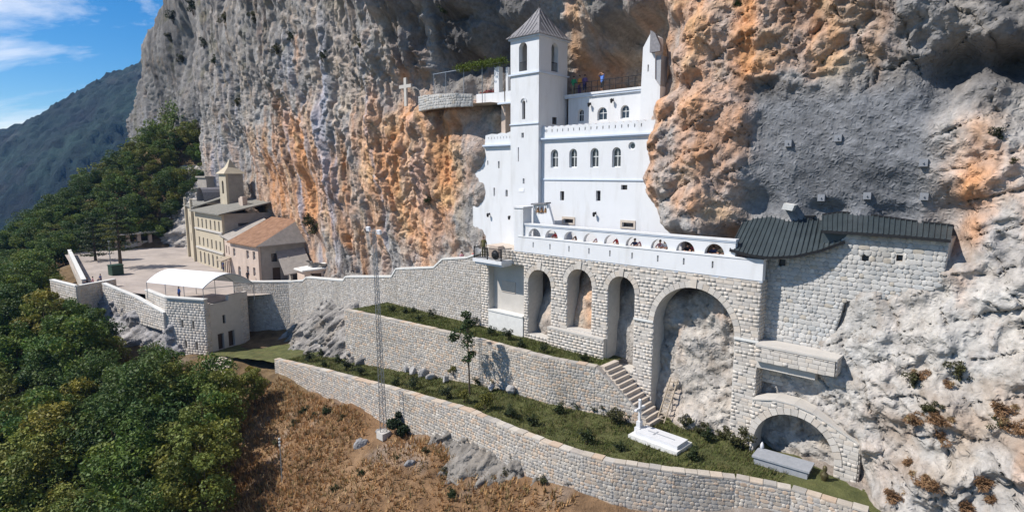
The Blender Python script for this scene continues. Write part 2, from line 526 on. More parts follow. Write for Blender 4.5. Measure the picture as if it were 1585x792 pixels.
# ================================================================== CLIFF
# control points: x along the front, z height, out = how far the rock stands out, noise amplitude, colour weights orange / pale / dark (grey rock, and shade painted at overhangs and caves)
CP = [
 # far promontory and recess left of the lower church
 (-190, 0, -18, 1.2, .0, .1, .25), (-175, 30, -18, 1.4, .0, .15, .25), (-150, 45, -18, 1.4, 0, .15, .3), (-150, 20, -18, 1.5, 0, .1, .3), (-130, 55, -17, 1.4, 0, .1, .3),
 (-125, 5, -18, 1.3, .1, .1, .45), (-128, 30, -19, 1.5, .0, .1, .4), (-112, 10, -16, 1.2, .1, .2, .3), (-112, 35, -15, 1.4, .0, .2, .3), (-112, -14, -14, 1, .1, .2, .2),
 # long left wall
 (-98, -14, -9, .8, .2, .3, .1), (-95, 5, -8, 1.2, .15, .35, .15), (-93, 20, -8, 1.4, .1, .3, .3), (-90, 38, -7, 1.5, .1, .2, .3), (-90, 58, -6, 1.5, .1, .2, .3),
 (-78, -12, -10, .4, .3, .3, .1), (-78, 2, -8.5, .9, .3, .3, .1), (-75, 15, -6.5, 1.4, .2, .3, .2), (-75, 32, -5, 1.5, .15, .2, .35), (-75, 55, -4, 1.5, .1, .2, .3),
 (-60, -12, -7.5, .4, .4, .3, .1), (-60, -3, -6, .7, .65, .2, .1), (-60, 8, -4, 1.2, .35, .3, .1), (-60, 20, -2.5, 1.5, .15, .3, .25), (-60, 38, -1, 1.5, .1, .2, .4), (-60, 58, 0, 1.5, .1, .2, .4),
 (-46, -12, -4.5, .5, .25, .3, .3), (-46, -4, -3.5, .9, .7, .2, .1), (-46, 4, -1.6, 1.2, .6, .2, .05), (-46, 15, -.6, 1.4, .25, .3, .15), (-46, 28, 1, 1.5, .1, .25, .35), (-46, 50, 2, 1.5, .1, .2, .4),
 (-34, -12, -2, .8, .1, .15, .45), (-34, -7, -1.6, 1.0, .5, .2, .2), (-34, 0, -.8, 1.2, .85, .2, 0), (-34, 7, 0, 1.4, .4, .35, .05), (-34, 16, .5, 1.5, .2, .3, .25), (-34, 28, 2, 1.5, .15, .2, .4), (-34, 50, 3, 1.5, .1, .2, .4),
 (-24, -11, -1.2, .7, .15, .2, .4), (-24, -6, -1.0, 1.0, .7, .2, .15), (-24, 0, .1, 1.2, .9, .2, 0), (-24, 6, .4, 1.2, .55, .3, .05), (-24, 13, .6, 1.3, .3, .3, .3), (-24, 22, 1.4, 1.4, .15, .2, .4), (-24, 45, 3, 1.5, .1, .2, .4),
 (-16, -10, -.9, .5, .3, .4, .1), (-16, -5, -.4, .7, .8, .3, .05), (-16, 1, .7, 1.0, .9, .2, .02), (-16, 5.2, 1.1, .7, .6, .3, .05), (-18, 8.5, -.6, .6, .25, .35, .1), (-17, 12, .8, 1.2, .35, .2, .45), (-17, 18, 2.0, 1.4, .25, .2, .5), (-17, 40, 3, 1.5, .1, .2, .4),
 (-10.5, -9, -.8, .3, .3, .5, 0), (-10.2, -5, .2, .5, .5, .4, 0), (-10, 0, .7, .7, .8, .2, 0), (-10, 3, 1.0, .8, .75, .2, .05), (-10.5, 5.6, 1.4, .3, .65, .3, .1), (-10.5, 7.6, -3.4, .3, .1, .4, .3), (-10.5, 10.5, -3.6, .8, .05, .15, .85), (-10.5, 13, -.2, 1.1, .05, .1, .95), (-10.5, 16.5, 1.5, 1.3, .1, .1, .8), (-10, 22, 1.5, 1.4, .2, .2, .4), (-10, 40, 3, 1.5, .1, .2, .4),
 (-7.6, -6, .3, .2, .4, .5, 0), (-7.9, -2, .5, .3, .6, .4, 0), (-7.9, 2, .8, .3, .7, .3, 0), (-6.0, 5.2, -.6, .2, .5, .4, .05), (-5.2, 4.6, -1.8, .15, .5, .4, .05), (-5.5, 7.2, -3.6, .2, .1, .2, .5), (-5.5, 11, -3.9, .6, .05, .1, .95), (-5.5, 15, -1.4, .9, .05, .1, .9), (-5.5, 19, -.5, 1.2, .2, .2, .5),
 # behind the white church
 (-4, -4, -4.5, .15, .3, .3, .1), (0, -4, -4.5, .15, .3, .3, .1), (5, -4, -4.5, .15, .3, .3, .1), (9, -4, -4, .15, .3, .3, .1), (0, 2, -5, .15, .3, .3, .1), (5, 2, -5, .15, .3, .3, .1), (8.5, 2, -4.6, .15, .3, .3, .1), (-4, 2, -4, .15, .3, .3, .1),
 (-1.5, 8, -5.0, .2, .2, .3, .3), (-1.5, 12, -4.9, .3, .3, .3, .2), (-1.0, 15, -4.2, .6, .35, .4, .1), (-1, 19, -1.5, 1.2, .4, .4, .1), (-1, 30, 2, 1.4, .3, .2, .2),
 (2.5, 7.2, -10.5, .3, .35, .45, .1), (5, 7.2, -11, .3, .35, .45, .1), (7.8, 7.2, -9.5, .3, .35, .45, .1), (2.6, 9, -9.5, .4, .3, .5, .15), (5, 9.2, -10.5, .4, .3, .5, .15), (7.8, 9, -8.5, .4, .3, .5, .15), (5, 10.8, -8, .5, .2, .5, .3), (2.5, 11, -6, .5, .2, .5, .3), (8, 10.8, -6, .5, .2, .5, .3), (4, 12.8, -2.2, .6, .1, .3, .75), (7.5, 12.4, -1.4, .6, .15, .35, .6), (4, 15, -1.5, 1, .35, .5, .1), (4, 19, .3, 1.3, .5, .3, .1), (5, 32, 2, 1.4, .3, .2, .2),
 # orange nose right of the church
 (11.2, 8.5, -2.6, .15, .7, .3, 0), (10.4, 6.5, -3.0, .1, .7, .3, 0), (10.2, 9.5, -3.2, .15, .6, .4, 0), (12.7, 8.3, .2, .5, .7, .3, 0), (11.6, 11.2, -.6, .6, .75, .3, 0), (11.6, 4.8, .6, .5, .7, .3, .05), (11.5, 2.0, 1.2, .6, .75, .25, .05), (11.8, -.5, 1.3, .6, .6, .4, .05), (12.8, -3.2, 1.4, .4, .5, .5, .0),
 (14, 4.2, 1.2, .5, .85, .2, .05), (14, 1, 1.4, .55, .75, .25, .1), (14.2, -2, 1.5, .45, .65, .35, .0), (14.6, -3.7, 1.4, .3, .4, .5, .1), (16.2, 3, .5, .6, .65, .2, .35), (16.4, 0, .5, .6, .5, .2, .45), (16.4, -2.6, .4, .4, .5, .3, .2),
 (11, -5.2, -2.4, .2, .3, .3, .2), (14, -5.3, -2.4, .2, .3, .3, .2), (17, -5, -2.6, .2, .3, .3, .2),
 (13, 7.2, .7, .8, .75, .3, .1), (14, 9.5, .8, .6, .9, .2, .05), (13, 13, 1.2, .7, .7, .2, .1), (13, 25, 2.2, 1.4, .4, .2, .3),
 # grey shotcreted face, overhanging orange lip above
 (18.6, 5.2, -.7, .3, .1, .1, .9), (18.5, 3, -.5, .2, .0, .2, .45), (18.5, 0, -.5, .2, .0, .2, .45), (18.2, -2, -1.4, .15, .0, .2, .5), (22, 5, -.7, .25, .0, .15, .5), (22, 2, -.6, .2, 0, .15, .5), (22, -1, -.9, .15, 0, .15, .5), (22, -2.4, -1.9, .1, 0, .15, .5),
 (25.5, 4.5, -.5, .3, 0, .1, .6), (25.5, 1.5, -.5, .25, 0, .1, .6), (25.5, -1.2, -1.1, .15, 0, .2, .5), (25.5, -2.4, -1.8, .1, 0, .2, .5), (28, -2.2, -1.4, .1, .1, .3, .3), (28, -3, -1.8, .1, .1, .3, .3),
 (18.5, 7, .0, .5, .95, .1, .1), (18.5, 9.5, .5, .6, .8, .2, .1), (22, 6.6, -.3, .5, .75, .2, .25), (22, 9, .3, .6, .6, .2, .3), (20, 14, 1.2, .7, .5, .2, .3), (20, 25, 3, 1.4, .3, .2, .3),
 (25.8, 6.9, -.1, .6, .35, .2, .55), (26, 9, .4, .6, .35, .2, .55), (26, 15, 1.4, 1.2, .3, .2, .4),
 (27.8, 5.5, -2.8, .2, 0, 0, 1), (30.0, 5.6, -3.2, .2, 0, 0, 1), (32, 5.7, -3.2, .2, 0, 0, 1), (30.5, 3.7, -1.3, .3, .1, .3, .3), (29, 6.9, .1, .5, .2, .2, .5), (31, 7.2, .1, .6, .2, .2, .5), (33, 9, .3, .7, .2, .2, .5), (29, 4.3, -.6, .3, 0, .15, .5), (32, 4.2, -.9, .4, .05, .3, .35), (38, 5.5, -2, .8, .1, .1, .6), (38, 12, 1, 1, .2, .2, .4),
 # pale blocks on the right
 (28.6, 2.0, .5, .5, .25, .8, 0), (29.5, -.5, 1.0, .6, .45, .6, 0), (29.6, -3, 1.3, .5, .5, .5, .1), (32.5, 2, .5, .7, .4, .5, .15), (33, -2, 2.0, .8, .45, .5, .1), (38, 0, 2.6, .9, .3, .5, .2), (45, 2, 3, 1, .2, .5, .2),
 (28.9, -5.0, 1.7, .4, .3, .7, .1), (31.5, -6, 2.4, .7, .15, .9, .05), (36, -6, 3.6, .9, .15, .8, .1), (45, -6, 5, 1, .1, .7, .2),
 # behind the right stone house and below it
 (20, -5, .3, .1, .1, .5, .1), (24, -4.5, .3, .1, .1, .5, .1), (27, -4.6, .3, .1, .1, .5, .1), (20, -8, .5, .1, .1, .6, .1), (23, -8, .6, .1, .1, .6, .1), (20.5, -10.5, .7, .15, .1, .6, .1),
 (25.3, -7.4, 1.8, .25, .1, .9, .02), (27.4, -6.8, 1.8, .3, .1, .9, .02), (26, -9.2, 2.3, .45, .05, 1, 0), (24.6, -9.5, 1.9, .3, .05, 1, 0), (29, -8.5, 2.7, .6, .1, .95, 0), (33, -10, 4.2, .8, .1, .9, .05),
 (22, -12.2, 1.7, .25, .1, .6, .2), (24.6, -12, 2.6, .4, .05, 1, 0), (26.6, -12, 3.2, .6, .08, .95, .05), (29, -12, 4.0, .8, .2, .8, .1), (33, -13, 6.0, .9, .3, .6, .1), (27, -14.6, 3.6, .6, .1, .8, .15), (29.5, -15, 5.6, .9, .2, .6, .2), (34, -16, 9, .9, .3, .5, .1), (40, -12, 8, .9, .2, .6, .1), (28, -17.5, 5.8, .7, .15, .6, .2), (36, -20, 14, 1, .3, .5, .1),
 (20.5, -15, 1.6, .3, .15, .7, .1), (22.5, -15.5, 1.9, .3, .25, .6, .1), (24.3, -16.5, 2.2, .3, .3, .6, .1), (22, -17.5, 2.0, .2, .2, .6, .1),
 # inside the arcade arches
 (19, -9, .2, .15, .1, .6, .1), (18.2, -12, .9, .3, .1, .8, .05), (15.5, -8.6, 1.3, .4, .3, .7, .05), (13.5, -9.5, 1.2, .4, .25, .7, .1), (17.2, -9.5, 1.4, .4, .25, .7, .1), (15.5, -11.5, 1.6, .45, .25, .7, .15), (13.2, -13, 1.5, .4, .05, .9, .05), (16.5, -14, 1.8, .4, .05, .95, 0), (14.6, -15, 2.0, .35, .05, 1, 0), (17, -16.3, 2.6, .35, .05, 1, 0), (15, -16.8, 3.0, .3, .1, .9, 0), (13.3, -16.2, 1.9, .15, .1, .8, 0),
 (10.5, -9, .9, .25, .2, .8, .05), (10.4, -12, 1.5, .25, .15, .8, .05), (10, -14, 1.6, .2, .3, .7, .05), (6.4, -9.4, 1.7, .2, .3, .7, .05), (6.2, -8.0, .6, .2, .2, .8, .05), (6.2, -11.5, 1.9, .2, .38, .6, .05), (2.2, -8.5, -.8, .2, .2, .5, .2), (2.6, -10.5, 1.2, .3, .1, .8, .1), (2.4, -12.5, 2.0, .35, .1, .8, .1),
 (-2, -9, -.6, .1, .2, .5, .2), (-2, -13, -.4, .1, .2, .5, .2), (8, -7, -2.6, .1, .2, .5, .2), (2, -7, -2.8, .1, .2, .5, .2), (14, -7, -2.4, .1, .2, .5, .2), (-8, -14, -1, .2, .2, .5, .2), (-20, -15, -1, .3, .2, .5, .2), (-40, -17, -2, .3, .2, .5, .2), (-80, -18, -10, .3, .2, .5, .2), (0, -19, 1.5, .2, .2, .5, .2), (14, -19, 2.6, .2, .2, .5, .2),
]
CPA = np.array(CP, np.float32)

def idw(X, Z):
    shp = X.shape
    x, z = X.ravel(), Z.ravel()
    out = np.zeros((x.size, 5), np.float32)
    sc = 1 + np.abs(CPA[:, 0] + 0) * 0            # uniform metric
    for i in range(0, x.size, 20000):
        dx = x[i:i + 20000, None] - CPA[None, :, 0]
        dz = (z[i:i + 20000, None] - CPA[None, :, 1]) * 1.15
        w = 1.0 / ((dx * dx + dz * dz) ** 1.5 + 0.25)
        w /= w.sum(1, keepdims=True)
        out[i:i + 20000] = w @ CPA[:, 2:7]
    return [out[:, k].reshape(shp) for k in range(5)]

def spaced(a, b, f):                               # positions from a to b, step = f(position)
    r = [a]
    while r[-1] < b:
        r.append(r[-1] + f(r[-1]))
    return np.array(r, np.float32)

xs = spaced(-230, 46, lambda x: 0.095 if x > -16 else 0.095 + (-16 - x) * 0.0036)
zs = spaced(-20.0, 62, lambda z: 0.105 if z < 13 else 0.105 + (z - 13) * 0.02)
X, Z = np.meshgrid(xs, zs)
# wobble the lookup so that regions have ragged outlines
wx = fbm(X * .35, Z * .35, X * 0, 4, 5) * 1.0
wz = fbm(X * .35, Z * .35, X * 0 + 9, 4, 6) * 0.8
near = np.clip((X + 9) / 2, 0, 1) * np.clip((31 - X) / 2, 0, 1)
wob = 1 - 0.72 * near * np.clip((8 - Z) / 3, 0, 1)
OUT, AMP, ORG, PAL, DRK = idw(X + wx * wob * 0.8, Z + wz * wob * 0.8)
se = np.interp(Z, [-20, 0, 16, 32, 45, 62], [-192, -190, -184, -171, -143, -118]) + fbm(Z * .13, X * .02, Z * 0, 4, 41) * 7
turn = np.maximum(0, se - X)
OUT = OUT - turn * 1.6
zero = X * 0
# broad buttresses, vertical flutes on the left wall, broken ledges, fine crags
left = np.clip((-10 - X) / 10, 0, 1)
far = 1 + 0 * X
flat = 1 - .5 * np.clip((-14 - X) / 12, 0, 1) - .12 * np.clip((-50 - X) / 40, 0, 1)
grey = np.clip((X - 17) / 1.5, 0, 1) * np.clip((28 - X) / 1.5, 0, 1) * np.clip((5.2 - Z) / 1, 0, 1) * np.clip((Z + 3.5) / 1, 0, 1)
rough = AMP * (1 - 0.35 * grey) * flat * np.where((X > 17), 1.25, 1.0)
big = fbm(X * .085, Z * .06, zero + 1, 3, 1) * (.9 + 1.4 * left)
flute = fbm(X * .38, Z * .07, zero + 4, 4, 2, ridged=True) * (.25 + .75 * left)
wxx = fbm(X * .3, Z * .3, zero + 2, 3, 103) * 1.1 + fbm(X * 1.9, Z * 1.9, zero + 2, 3, 105) * .10
wzz = fbm(X * .3, Z * .3, zero + 7, 3, 104) * 1.1 + fbm(X * 1.9, Z * 1.9, zero + 7, 3, 106) * .10
Xw, Zw = X + wxx, Z + wzz
ma = .5 + .5 * np.clip(fbm(X * .16, Z * .16, zero + 61, 3, 111) * 2.4, -1, 1)      # where bedding rules, where joints rule
mb_ = .5 + .5 * np.clip(fbm(X * .25, Z * .25, zero + 63, 3, 112) * 2.4, -1, 1)
mc = .5 + .5 * np.clip(fbm(X * .4, Z * .4, zero + 65, 3, 113) * 2.4, -1, 1)
beds = saw((Zw + .35 * Xw) / 2.6, .9) * .6 * ma + saw((Zw + .42 * Xw) / .9 + 3.3, .86) * .26 * mb_
joints = saw((Xw + .22 * Zw) / 3.1, .88) * .65 * (1 - .6 * ma) + saw((Xw - .15 * Zw) / 1.15, .84) * .28 * (1 - mb_)
diag = saw((.62 * Xw - .78 * Zw) / 1.7, .82) * .30 * mc + saw((.75 * Xw + .66 * Zw) / .7, .8) * .14 * mb_ + saw((.45 * Xw + .89 * Zw) / .47, .8) * .10 * mc
crest = fbm(Xw * .55 + Zw * .15, Zw * .5, zero + 6, 6, 4, 0.62, ridged=True) * .62
crest_v = fbm(Xw * .8, Zw * .2, zero + 16, 6, 24, 0.62, ridged=True) * .62
crest = crest * (1 - .7 * left) + crest_v * .7 * left
fac = creased(Xw, Zw, 2.8, 5, 301, .62, 1.25)
fac2 = creased(X + wxx * .3, Z + wzz * .3, .85, 3, 331, .65, 1.5, .7)
crest = crest * left + fac * 1.15 * (1 - left)
fine = fbm(X * 2.6, Z * 2.2, zero + 3, 4, 12, 0.7, ridged=True) * 0.11 * (.3 + .7 * left) + fac2 * .17 * (1 - left)
pock = -np.clip(fbm(X * .5, Z * .3, zero + 21, 5, 33, .6) - 0.26, 0, 1) * 2.6
slab = 1 - .85 * grey
near_r = np.clip((X - 9) / 3, 0, 1) * (1 - grey)
def crackline(fr, seed, wd):
    n_ = np.abs(fbm(X * fr + .35 * wxx * fr, Z * fr * .8 + .35 * wzz * fr, zero + seed, 4, seed, .55))
    return np.clip(1 - n_ / wd, 0, 1)
def slit(t, w_, m):                                 # straight joints, a share of them open
    k = np.floor(t)
    f = t - k
    on = _hash(k, np.floor(m), zero, 77) > .45
    return np.where(on, np.clip(1 - np.minimum(f, 1 - f) / w_, 0, 1), 0)
cr1 = slit((Xw * .92 + Zw * .39) / 2.4, .022, (Zw - .4 * Xw) / 3.1) + slit((Zw * .93 - Xw * .36) / 1.9, .028, (Xw + .4 * Zw) / 2.7)
cr1 = np.clip(cr1, 0, 1)
cr2 = slit((Zw * .8 + Xw * .6) / 1.1, .04, (Xw - .7 * Zw) / 1.3)
cracks = -(cr1 * .45 + cr2 * .16) * near_r - (cr1 + cr2 * .6) * .12 * grey - crackline(.16, 44, .022) * .3 * left
mid = 1 - .5 * (1 - left)
DISP = cracks * np.clip(rough * 1.8, .35, 1) + near_r * (fine * .9 + (diag + beds * .6) * .3) * np.clip(rough * 1.6, .3, 1) + rough * (big + flute * mid + mid * (beds * (1 - .5 * left) + joints * (1 + .3 * left) + diag) * 1.15 + crest * mid + pock * (left + .35 * (1 - left))) + (fine * 1.15 + diag * .22 + beds * .15 + crest * .1) * np.clip(rough * 1.6, .35, 1)
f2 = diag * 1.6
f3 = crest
crev = np.clip(-fine * 5 - .1, 0, 1) * .5 + np.clip(-crest * 2.0 - .25, 0, 1) * .5  # mask of relief hollows, for shade painted into the rock colour
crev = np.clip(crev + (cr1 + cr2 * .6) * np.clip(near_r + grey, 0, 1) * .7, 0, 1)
DEPTH = OUT + DISP
# the orange nose must not poke through the terrace or the church wall behind it
lim = np.where((X > -6.6) & (X < 9.6) & (Z < 4.2) & (Z > -7), -1.2, 99)
DEPTH = np.minimum(DEPTH, lim)
V = np.stack([X + fbm(X * .8, Z * .8, zero + 15, 3, 18) * .22 * rough, -DEPTH, Z + fbm(X * .8, Z * .8, zero + 35, 3, 19) * .2 * rough], -1).reshape(-1, 3)
nr, nc = X.shape
ii = np.arange(nr * nc).reshape(nr, nc)
Fc = np.stack([ii[:-1, :-1], ii[:-1, 1:], ii[1:, 1:], ii[1:, :-1]], -1).reshape(-1, 4)
# rock colour: mineral streaks and patches, plus painted shade in hollows and under overhangs
streak = fbm(X * .75, Z * .07, zero + 31, 4, 61)
patch = fbm(X * .22, Z * .2, zero + 41, 5, 62, .6)
mott = fbm(X * 1.3, Z * 1.1, zero + 45, 4, 63, .65)
speck = fbm(X * 3.2, Z * 2.6, zero + 51, 3, 65, .65)
upz = np.clip((Z - 5) / 7, 0, 1) * left
dr = fbm(X * .65 + wxx * .3, Z * .09, zero + 151, 4, 171)
warm = .22 * np.clip((-9 - X) / 3, 0, 1) * np.clip((X + 68) / 10, 0, 1) * np.clip((11 - Z) / 6, 0, 1)
og = np.clip((ORG + warm) * 1.25 + patch * .7 + mott * .3 + dr * .75 - .34 - .35 * upz, 0, 1) * np.clip(ORG * 4, 0, 1)
pl = np.clip(PAL * 1.0 + mott * .5 + patch * .25 - .22, 0, 1)
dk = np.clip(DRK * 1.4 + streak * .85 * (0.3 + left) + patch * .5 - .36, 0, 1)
yellow = np.clip(fbm(X * .5, Z * .4, zero + 71, 4, 67) * 1.6 - .15, 0, 1) * np.clip(ORG * 2.2, 0, 1)
def cm(c): return np.array(c, np.float32)[None, None, :]
def lay(C, c, w): return C * (1 - w[..., None]) + cm(c) * w[..., None]
st2 = fbm(X * .55 + wxx * .4, Z * .045, zero + 131, 4, 161)          # long vertical mineral streaks
st3 = fbm(X * 1.1 + wxx * .5, Z * .07, zero + 137, 4, 163)
C = cm((.38, .36, .345)) * (1 + .35 * patch[..., None]) * (1 - .2 * upz[..., None])
C = lay(C, (.56, .505, .44), np.clip((pl + .35 * np.clip(mott, 0, 1) * left) * (1 - .55 * upz), 0, 1))
C = lay(C, (.52, .505, .48), pl * np.clip((X - 17) / 3, 0, 1) * np.clip((-4 - Z) / 2, 0, 1))
C = lay(C, (.70, .325, .13), .88 * og)
C = lay(C, (.70, .50, .27), .5 * yellow)
C = lay(C, (.66, .50, .38), .55 * np.clip(st3 * 2.2 - .1, 0, 1) * np.clip(ORG * 2, 0, 1) * left)
C = lay(C, (.42, .43, .50), .75 * np.clip(st2 * 2.6 - .35, 0, 1) * left * np.clip((20 - Z) / 8, 0, 1))
C = lay(C, (.30, .20, .12), .5 * np.clip(fbm(X * .7, Z * .3, zero + 141, 4, 167) * 2.4 - .55, 0, 1) * np.clip(left + ORG, 0, 1))
C = lay(C, (.055, .053, .055), .86 * dk)  # dark rock and streaks, also painted shade of overhangs and caves
C = C * (1 - .9 * grey[..., None]) + cm((.20, .207, .222)) * (1 + .22 * mott[..., None] + .14 * patch[..., None]) * .9 * grey[..., None]
lich = np.clip(fbm(X * .35, Z * .3, zero + 91, 4, 73) * 2.2 - .6, 0, 1) * np.clip((-16 - X) / 10, 0, 1) * np.clip((Z - 4) / 8, 0, 1)
C = lay(C, (.14, .135, .06), .55 * lich)
C = C * (1 + .24 * speck[..., None]) * (1 + .12 * f2[..., None]) * (1 + .25 * f3[..., None]) * (1 - .3 * crev[..., None])  # relief shade put into the colour: crests lighter, hollows and cracks darker
rust_brown = np.clip(fbm(X * .6, Z * .5, zero + 201, 5, 205, .6, ridged=True) * 2.6 - 1.15, 0, 1) * np.clip((X - 9) / 3, 0, 1) * np.clip((-3 - Z) / 2 + np.clip((X - 28) / 1, 0, 1), 0, 1)  # brown lines along noise ridges on the right-hand rock
C = lay(C, (.26, .20, .15), .55 * rust_brown)
br = np.clip((X - 24) / 4, 0, 1) * np.clip((-9.5 - Z) / 3, 0, 1) * np.clip(fbm(X * .35, Z * .35, zero + 99, 4, 75) * 2.2 + .05, 0, 1)
C = lay(C, (.30, .185, .10), .8 * br)
C = C * (1 - .22 * np.clip((-100 - X) / 15, 0, 1))[..., None]
C = np.clip(C * .96, .02, .8).reshape(-1, 3)
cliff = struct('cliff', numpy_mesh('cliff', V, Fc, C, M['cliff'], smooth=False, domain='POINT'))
CLIFF_OUT = (xs, zs, DEPTH)
def cliff_out(x, z):                               # how far the rock stands out at x,z
    i = min(max(int(np.searchsorted(xs, x)), 0), len(xs) - 1)
    j = min(max(int(np.searchsorted(zs, z)), 0), len(zs) - 1)
    return float(DEPTH[j, i])

# ================================================================== TERRAIN  (x, out, z)
TP = np.array([
 (40, 8, -20), (40, 30, -34), (30, 9, -18.5), (30, 20, -25), (30, 40, -38), (22, 4, -17.7), (22, 7, -17.9), (22, 10, -19.6), (22, 20, -26), (22, 40, -38),
 (12, 0, -18.5), (12, 10, -18.3), (12, 12.2, -19.4), (12, 20, -24.5), (12, 40, -36), (0, 0, -19), (0, 11, -19.6), (0, 13, -20.4), (0, 20, -25), (0, 40, -37),
 (-12, 0, -20), (-12, 11, -20.2), (-12, 13, -21), (-12, 20, -25), (-12, 40, -37), (-25, 0, -20.5), (-25, 11, -20.6), (-25, 14, -22), (-25, 22, -26.5), (-25, 42, -38),
 (-36, 4, -21.3), (-36, 12, -21.8), (-36, 18, -24.5), (-36, 30, -31), (-45, 8, -22), (-42, 15, -22.4), (-46, 17.5, -22.8), (-46, 22, -25.5), (-46, 34, -33),
 (-56, 8, -18.5), (-58, 17, -18.5), (-58, 20, -21), (-58, 28, -26.5), (-58, 40, -33), (-68, 5, -17), (-68, 22, -18.6), (-68, 27, -21.6), (-70, 40, -30),
 (-85, 0, -17), (-85, 16, -17.2), (-88, 21, -19.5), (-88, 40, -30), (-105, -6, -17), (-105, 6, -17), (-106, 14, -17.2), (-108, 20, -20), (-108, 40, -31), (-105, 70, -46),
 (-118, -12, -4), (-118, 0, -12), (-118, 10, -17), (-120, 24, -24), (-122, 45, -35), (-135, -22, 16), (-135, -16, 12), (-135, -6, 3), (-135, 6, -7), (-135, 20, -18), (-135, 40, -29), (-135, 70, -44),
 (-160, -22, 13), (-160, -10, -2), (-160, 10, -17), (-160, 40, -36), (-200, -20, 4), (-200, 10, -28), (-200, 50, -55), (-240, 0, -35), (-240, 60, -75), (-60, 80, -60), (0, 80, -62), (40, 70, -58),
], np.float64)
def _tps_fit(P):
    n = len(P)
    r = np.hypot(P[:, None, 0] - P[None, :, 0], P[:, None, 1] - P[None, :, 1])
    A = np.zeros((n + 3, n + 3))
    A[:n, :n] = r
    A[:n, n] = A[n, :n] = 1
    A[:n, n + 1] = A[n + 1, :n] = P[:, 0]
    A[:n, n + 2] = A[n + 2, :n] = P[:, 1]
    return np.linalg.solve(A, np.concatenate([P[:, 2], [0, 0, 0]]))
TW = _tps_fit(TP)
def terrain(x, o):
    x, o = np.asarray(x, float), np.asarray(o, float)
    shp = x.shape
    x, o = x.ravel(), o.ravel()
    r = np.hypot(x[:, None] - TP[None, :, 0], o[:, None] - TP[None, :, 1])
    z = r @ TW[:-3] + TW[-3] + TW[-2] * x + TW[-1] * o
    z = z + fbm(x * .12, o * .12, x * 0, 3, 81) * .9 * np.clip((o - 12) / 6, 0, 1) + fbm(x * .6, o * .6, x * 0, 3, 82) * .22
    return z.reshape(shp)
tx = spaced(-270, 60, lambda x: .35 if -40 < x else .35 + (-40 - x) * .02)
to = spaced(-26, 100, lambda o: .35 if o < 30 else .35 + (o - 30) * .05)
TX, TO = np.meshgrid(tx, to)
TZ = terrain(TX, TO)
nr, nc = TX.shape
ii = np.arange(nr * nc).reshape(nr, nc)
Ft = np.stack([ii[:-1, :-1], ii[1:, :-1], ii[1:, 1:], ii[:-1, 1:]], -1).reshape(-1, 4)
g1 = fbm(TX * .25, TO * .25, TX * 0, 4, 83)
g2 = np.clip(fbm(TX * .5, TO * .5, TX * 0 + 4, 4, 84) * 2 - .5, 0, 1)
wood = np.clip((-16 - TX) / 6, 0, 1)[..., None]
base = np.stack([1.0 + .25 * g1, .92 + .3 * g1, .85 + .35 * g1], -1)
stone = np.stack([1.45 + 0 * g1, 2.05 + 0 * g1, 3.3 + 0 * g1], -1)
TC = base * (1 - g2[..., None] * .6) + stone * g2[..., None] * .6
rk = np.clip((TX - 15.5) / 3, 0, 1)[..., None]
TC = TC * (1 - .75 * rk) + stone * .75 * rk
TC = TC * (1 - .55 * wood) + np.array((.5, .6, .5)) * .55 * wood
struct('hillside', numpy_mesh('hillside', np.stack([TX, -TO, TZ], -1).reshape(-1, 3), Ft, TC.reshape(-1, 3), M['soil'], domain='POINT'))
def ground(x, o):
    return float(terrain(np.array([x]), np.array([o]))[0])

# the valley floor far below, so that the ground goes on to the horizon
vm = MB()
vm.add([(-6000, 5000, -330), (6000, 5000, -330), (6000, -6000, -330), (-6000, -6000, -330)], [(3, 2, 1, 0)])
M['valley'] = material('valley_woodland', (0.05, 0.07, 0.035), 0.95, 0.4, 0.01, 0, c2=(0.12, 0.13, 0.06))
struct('valley_ground', vm.mesh('valley_ground', M['valley']))

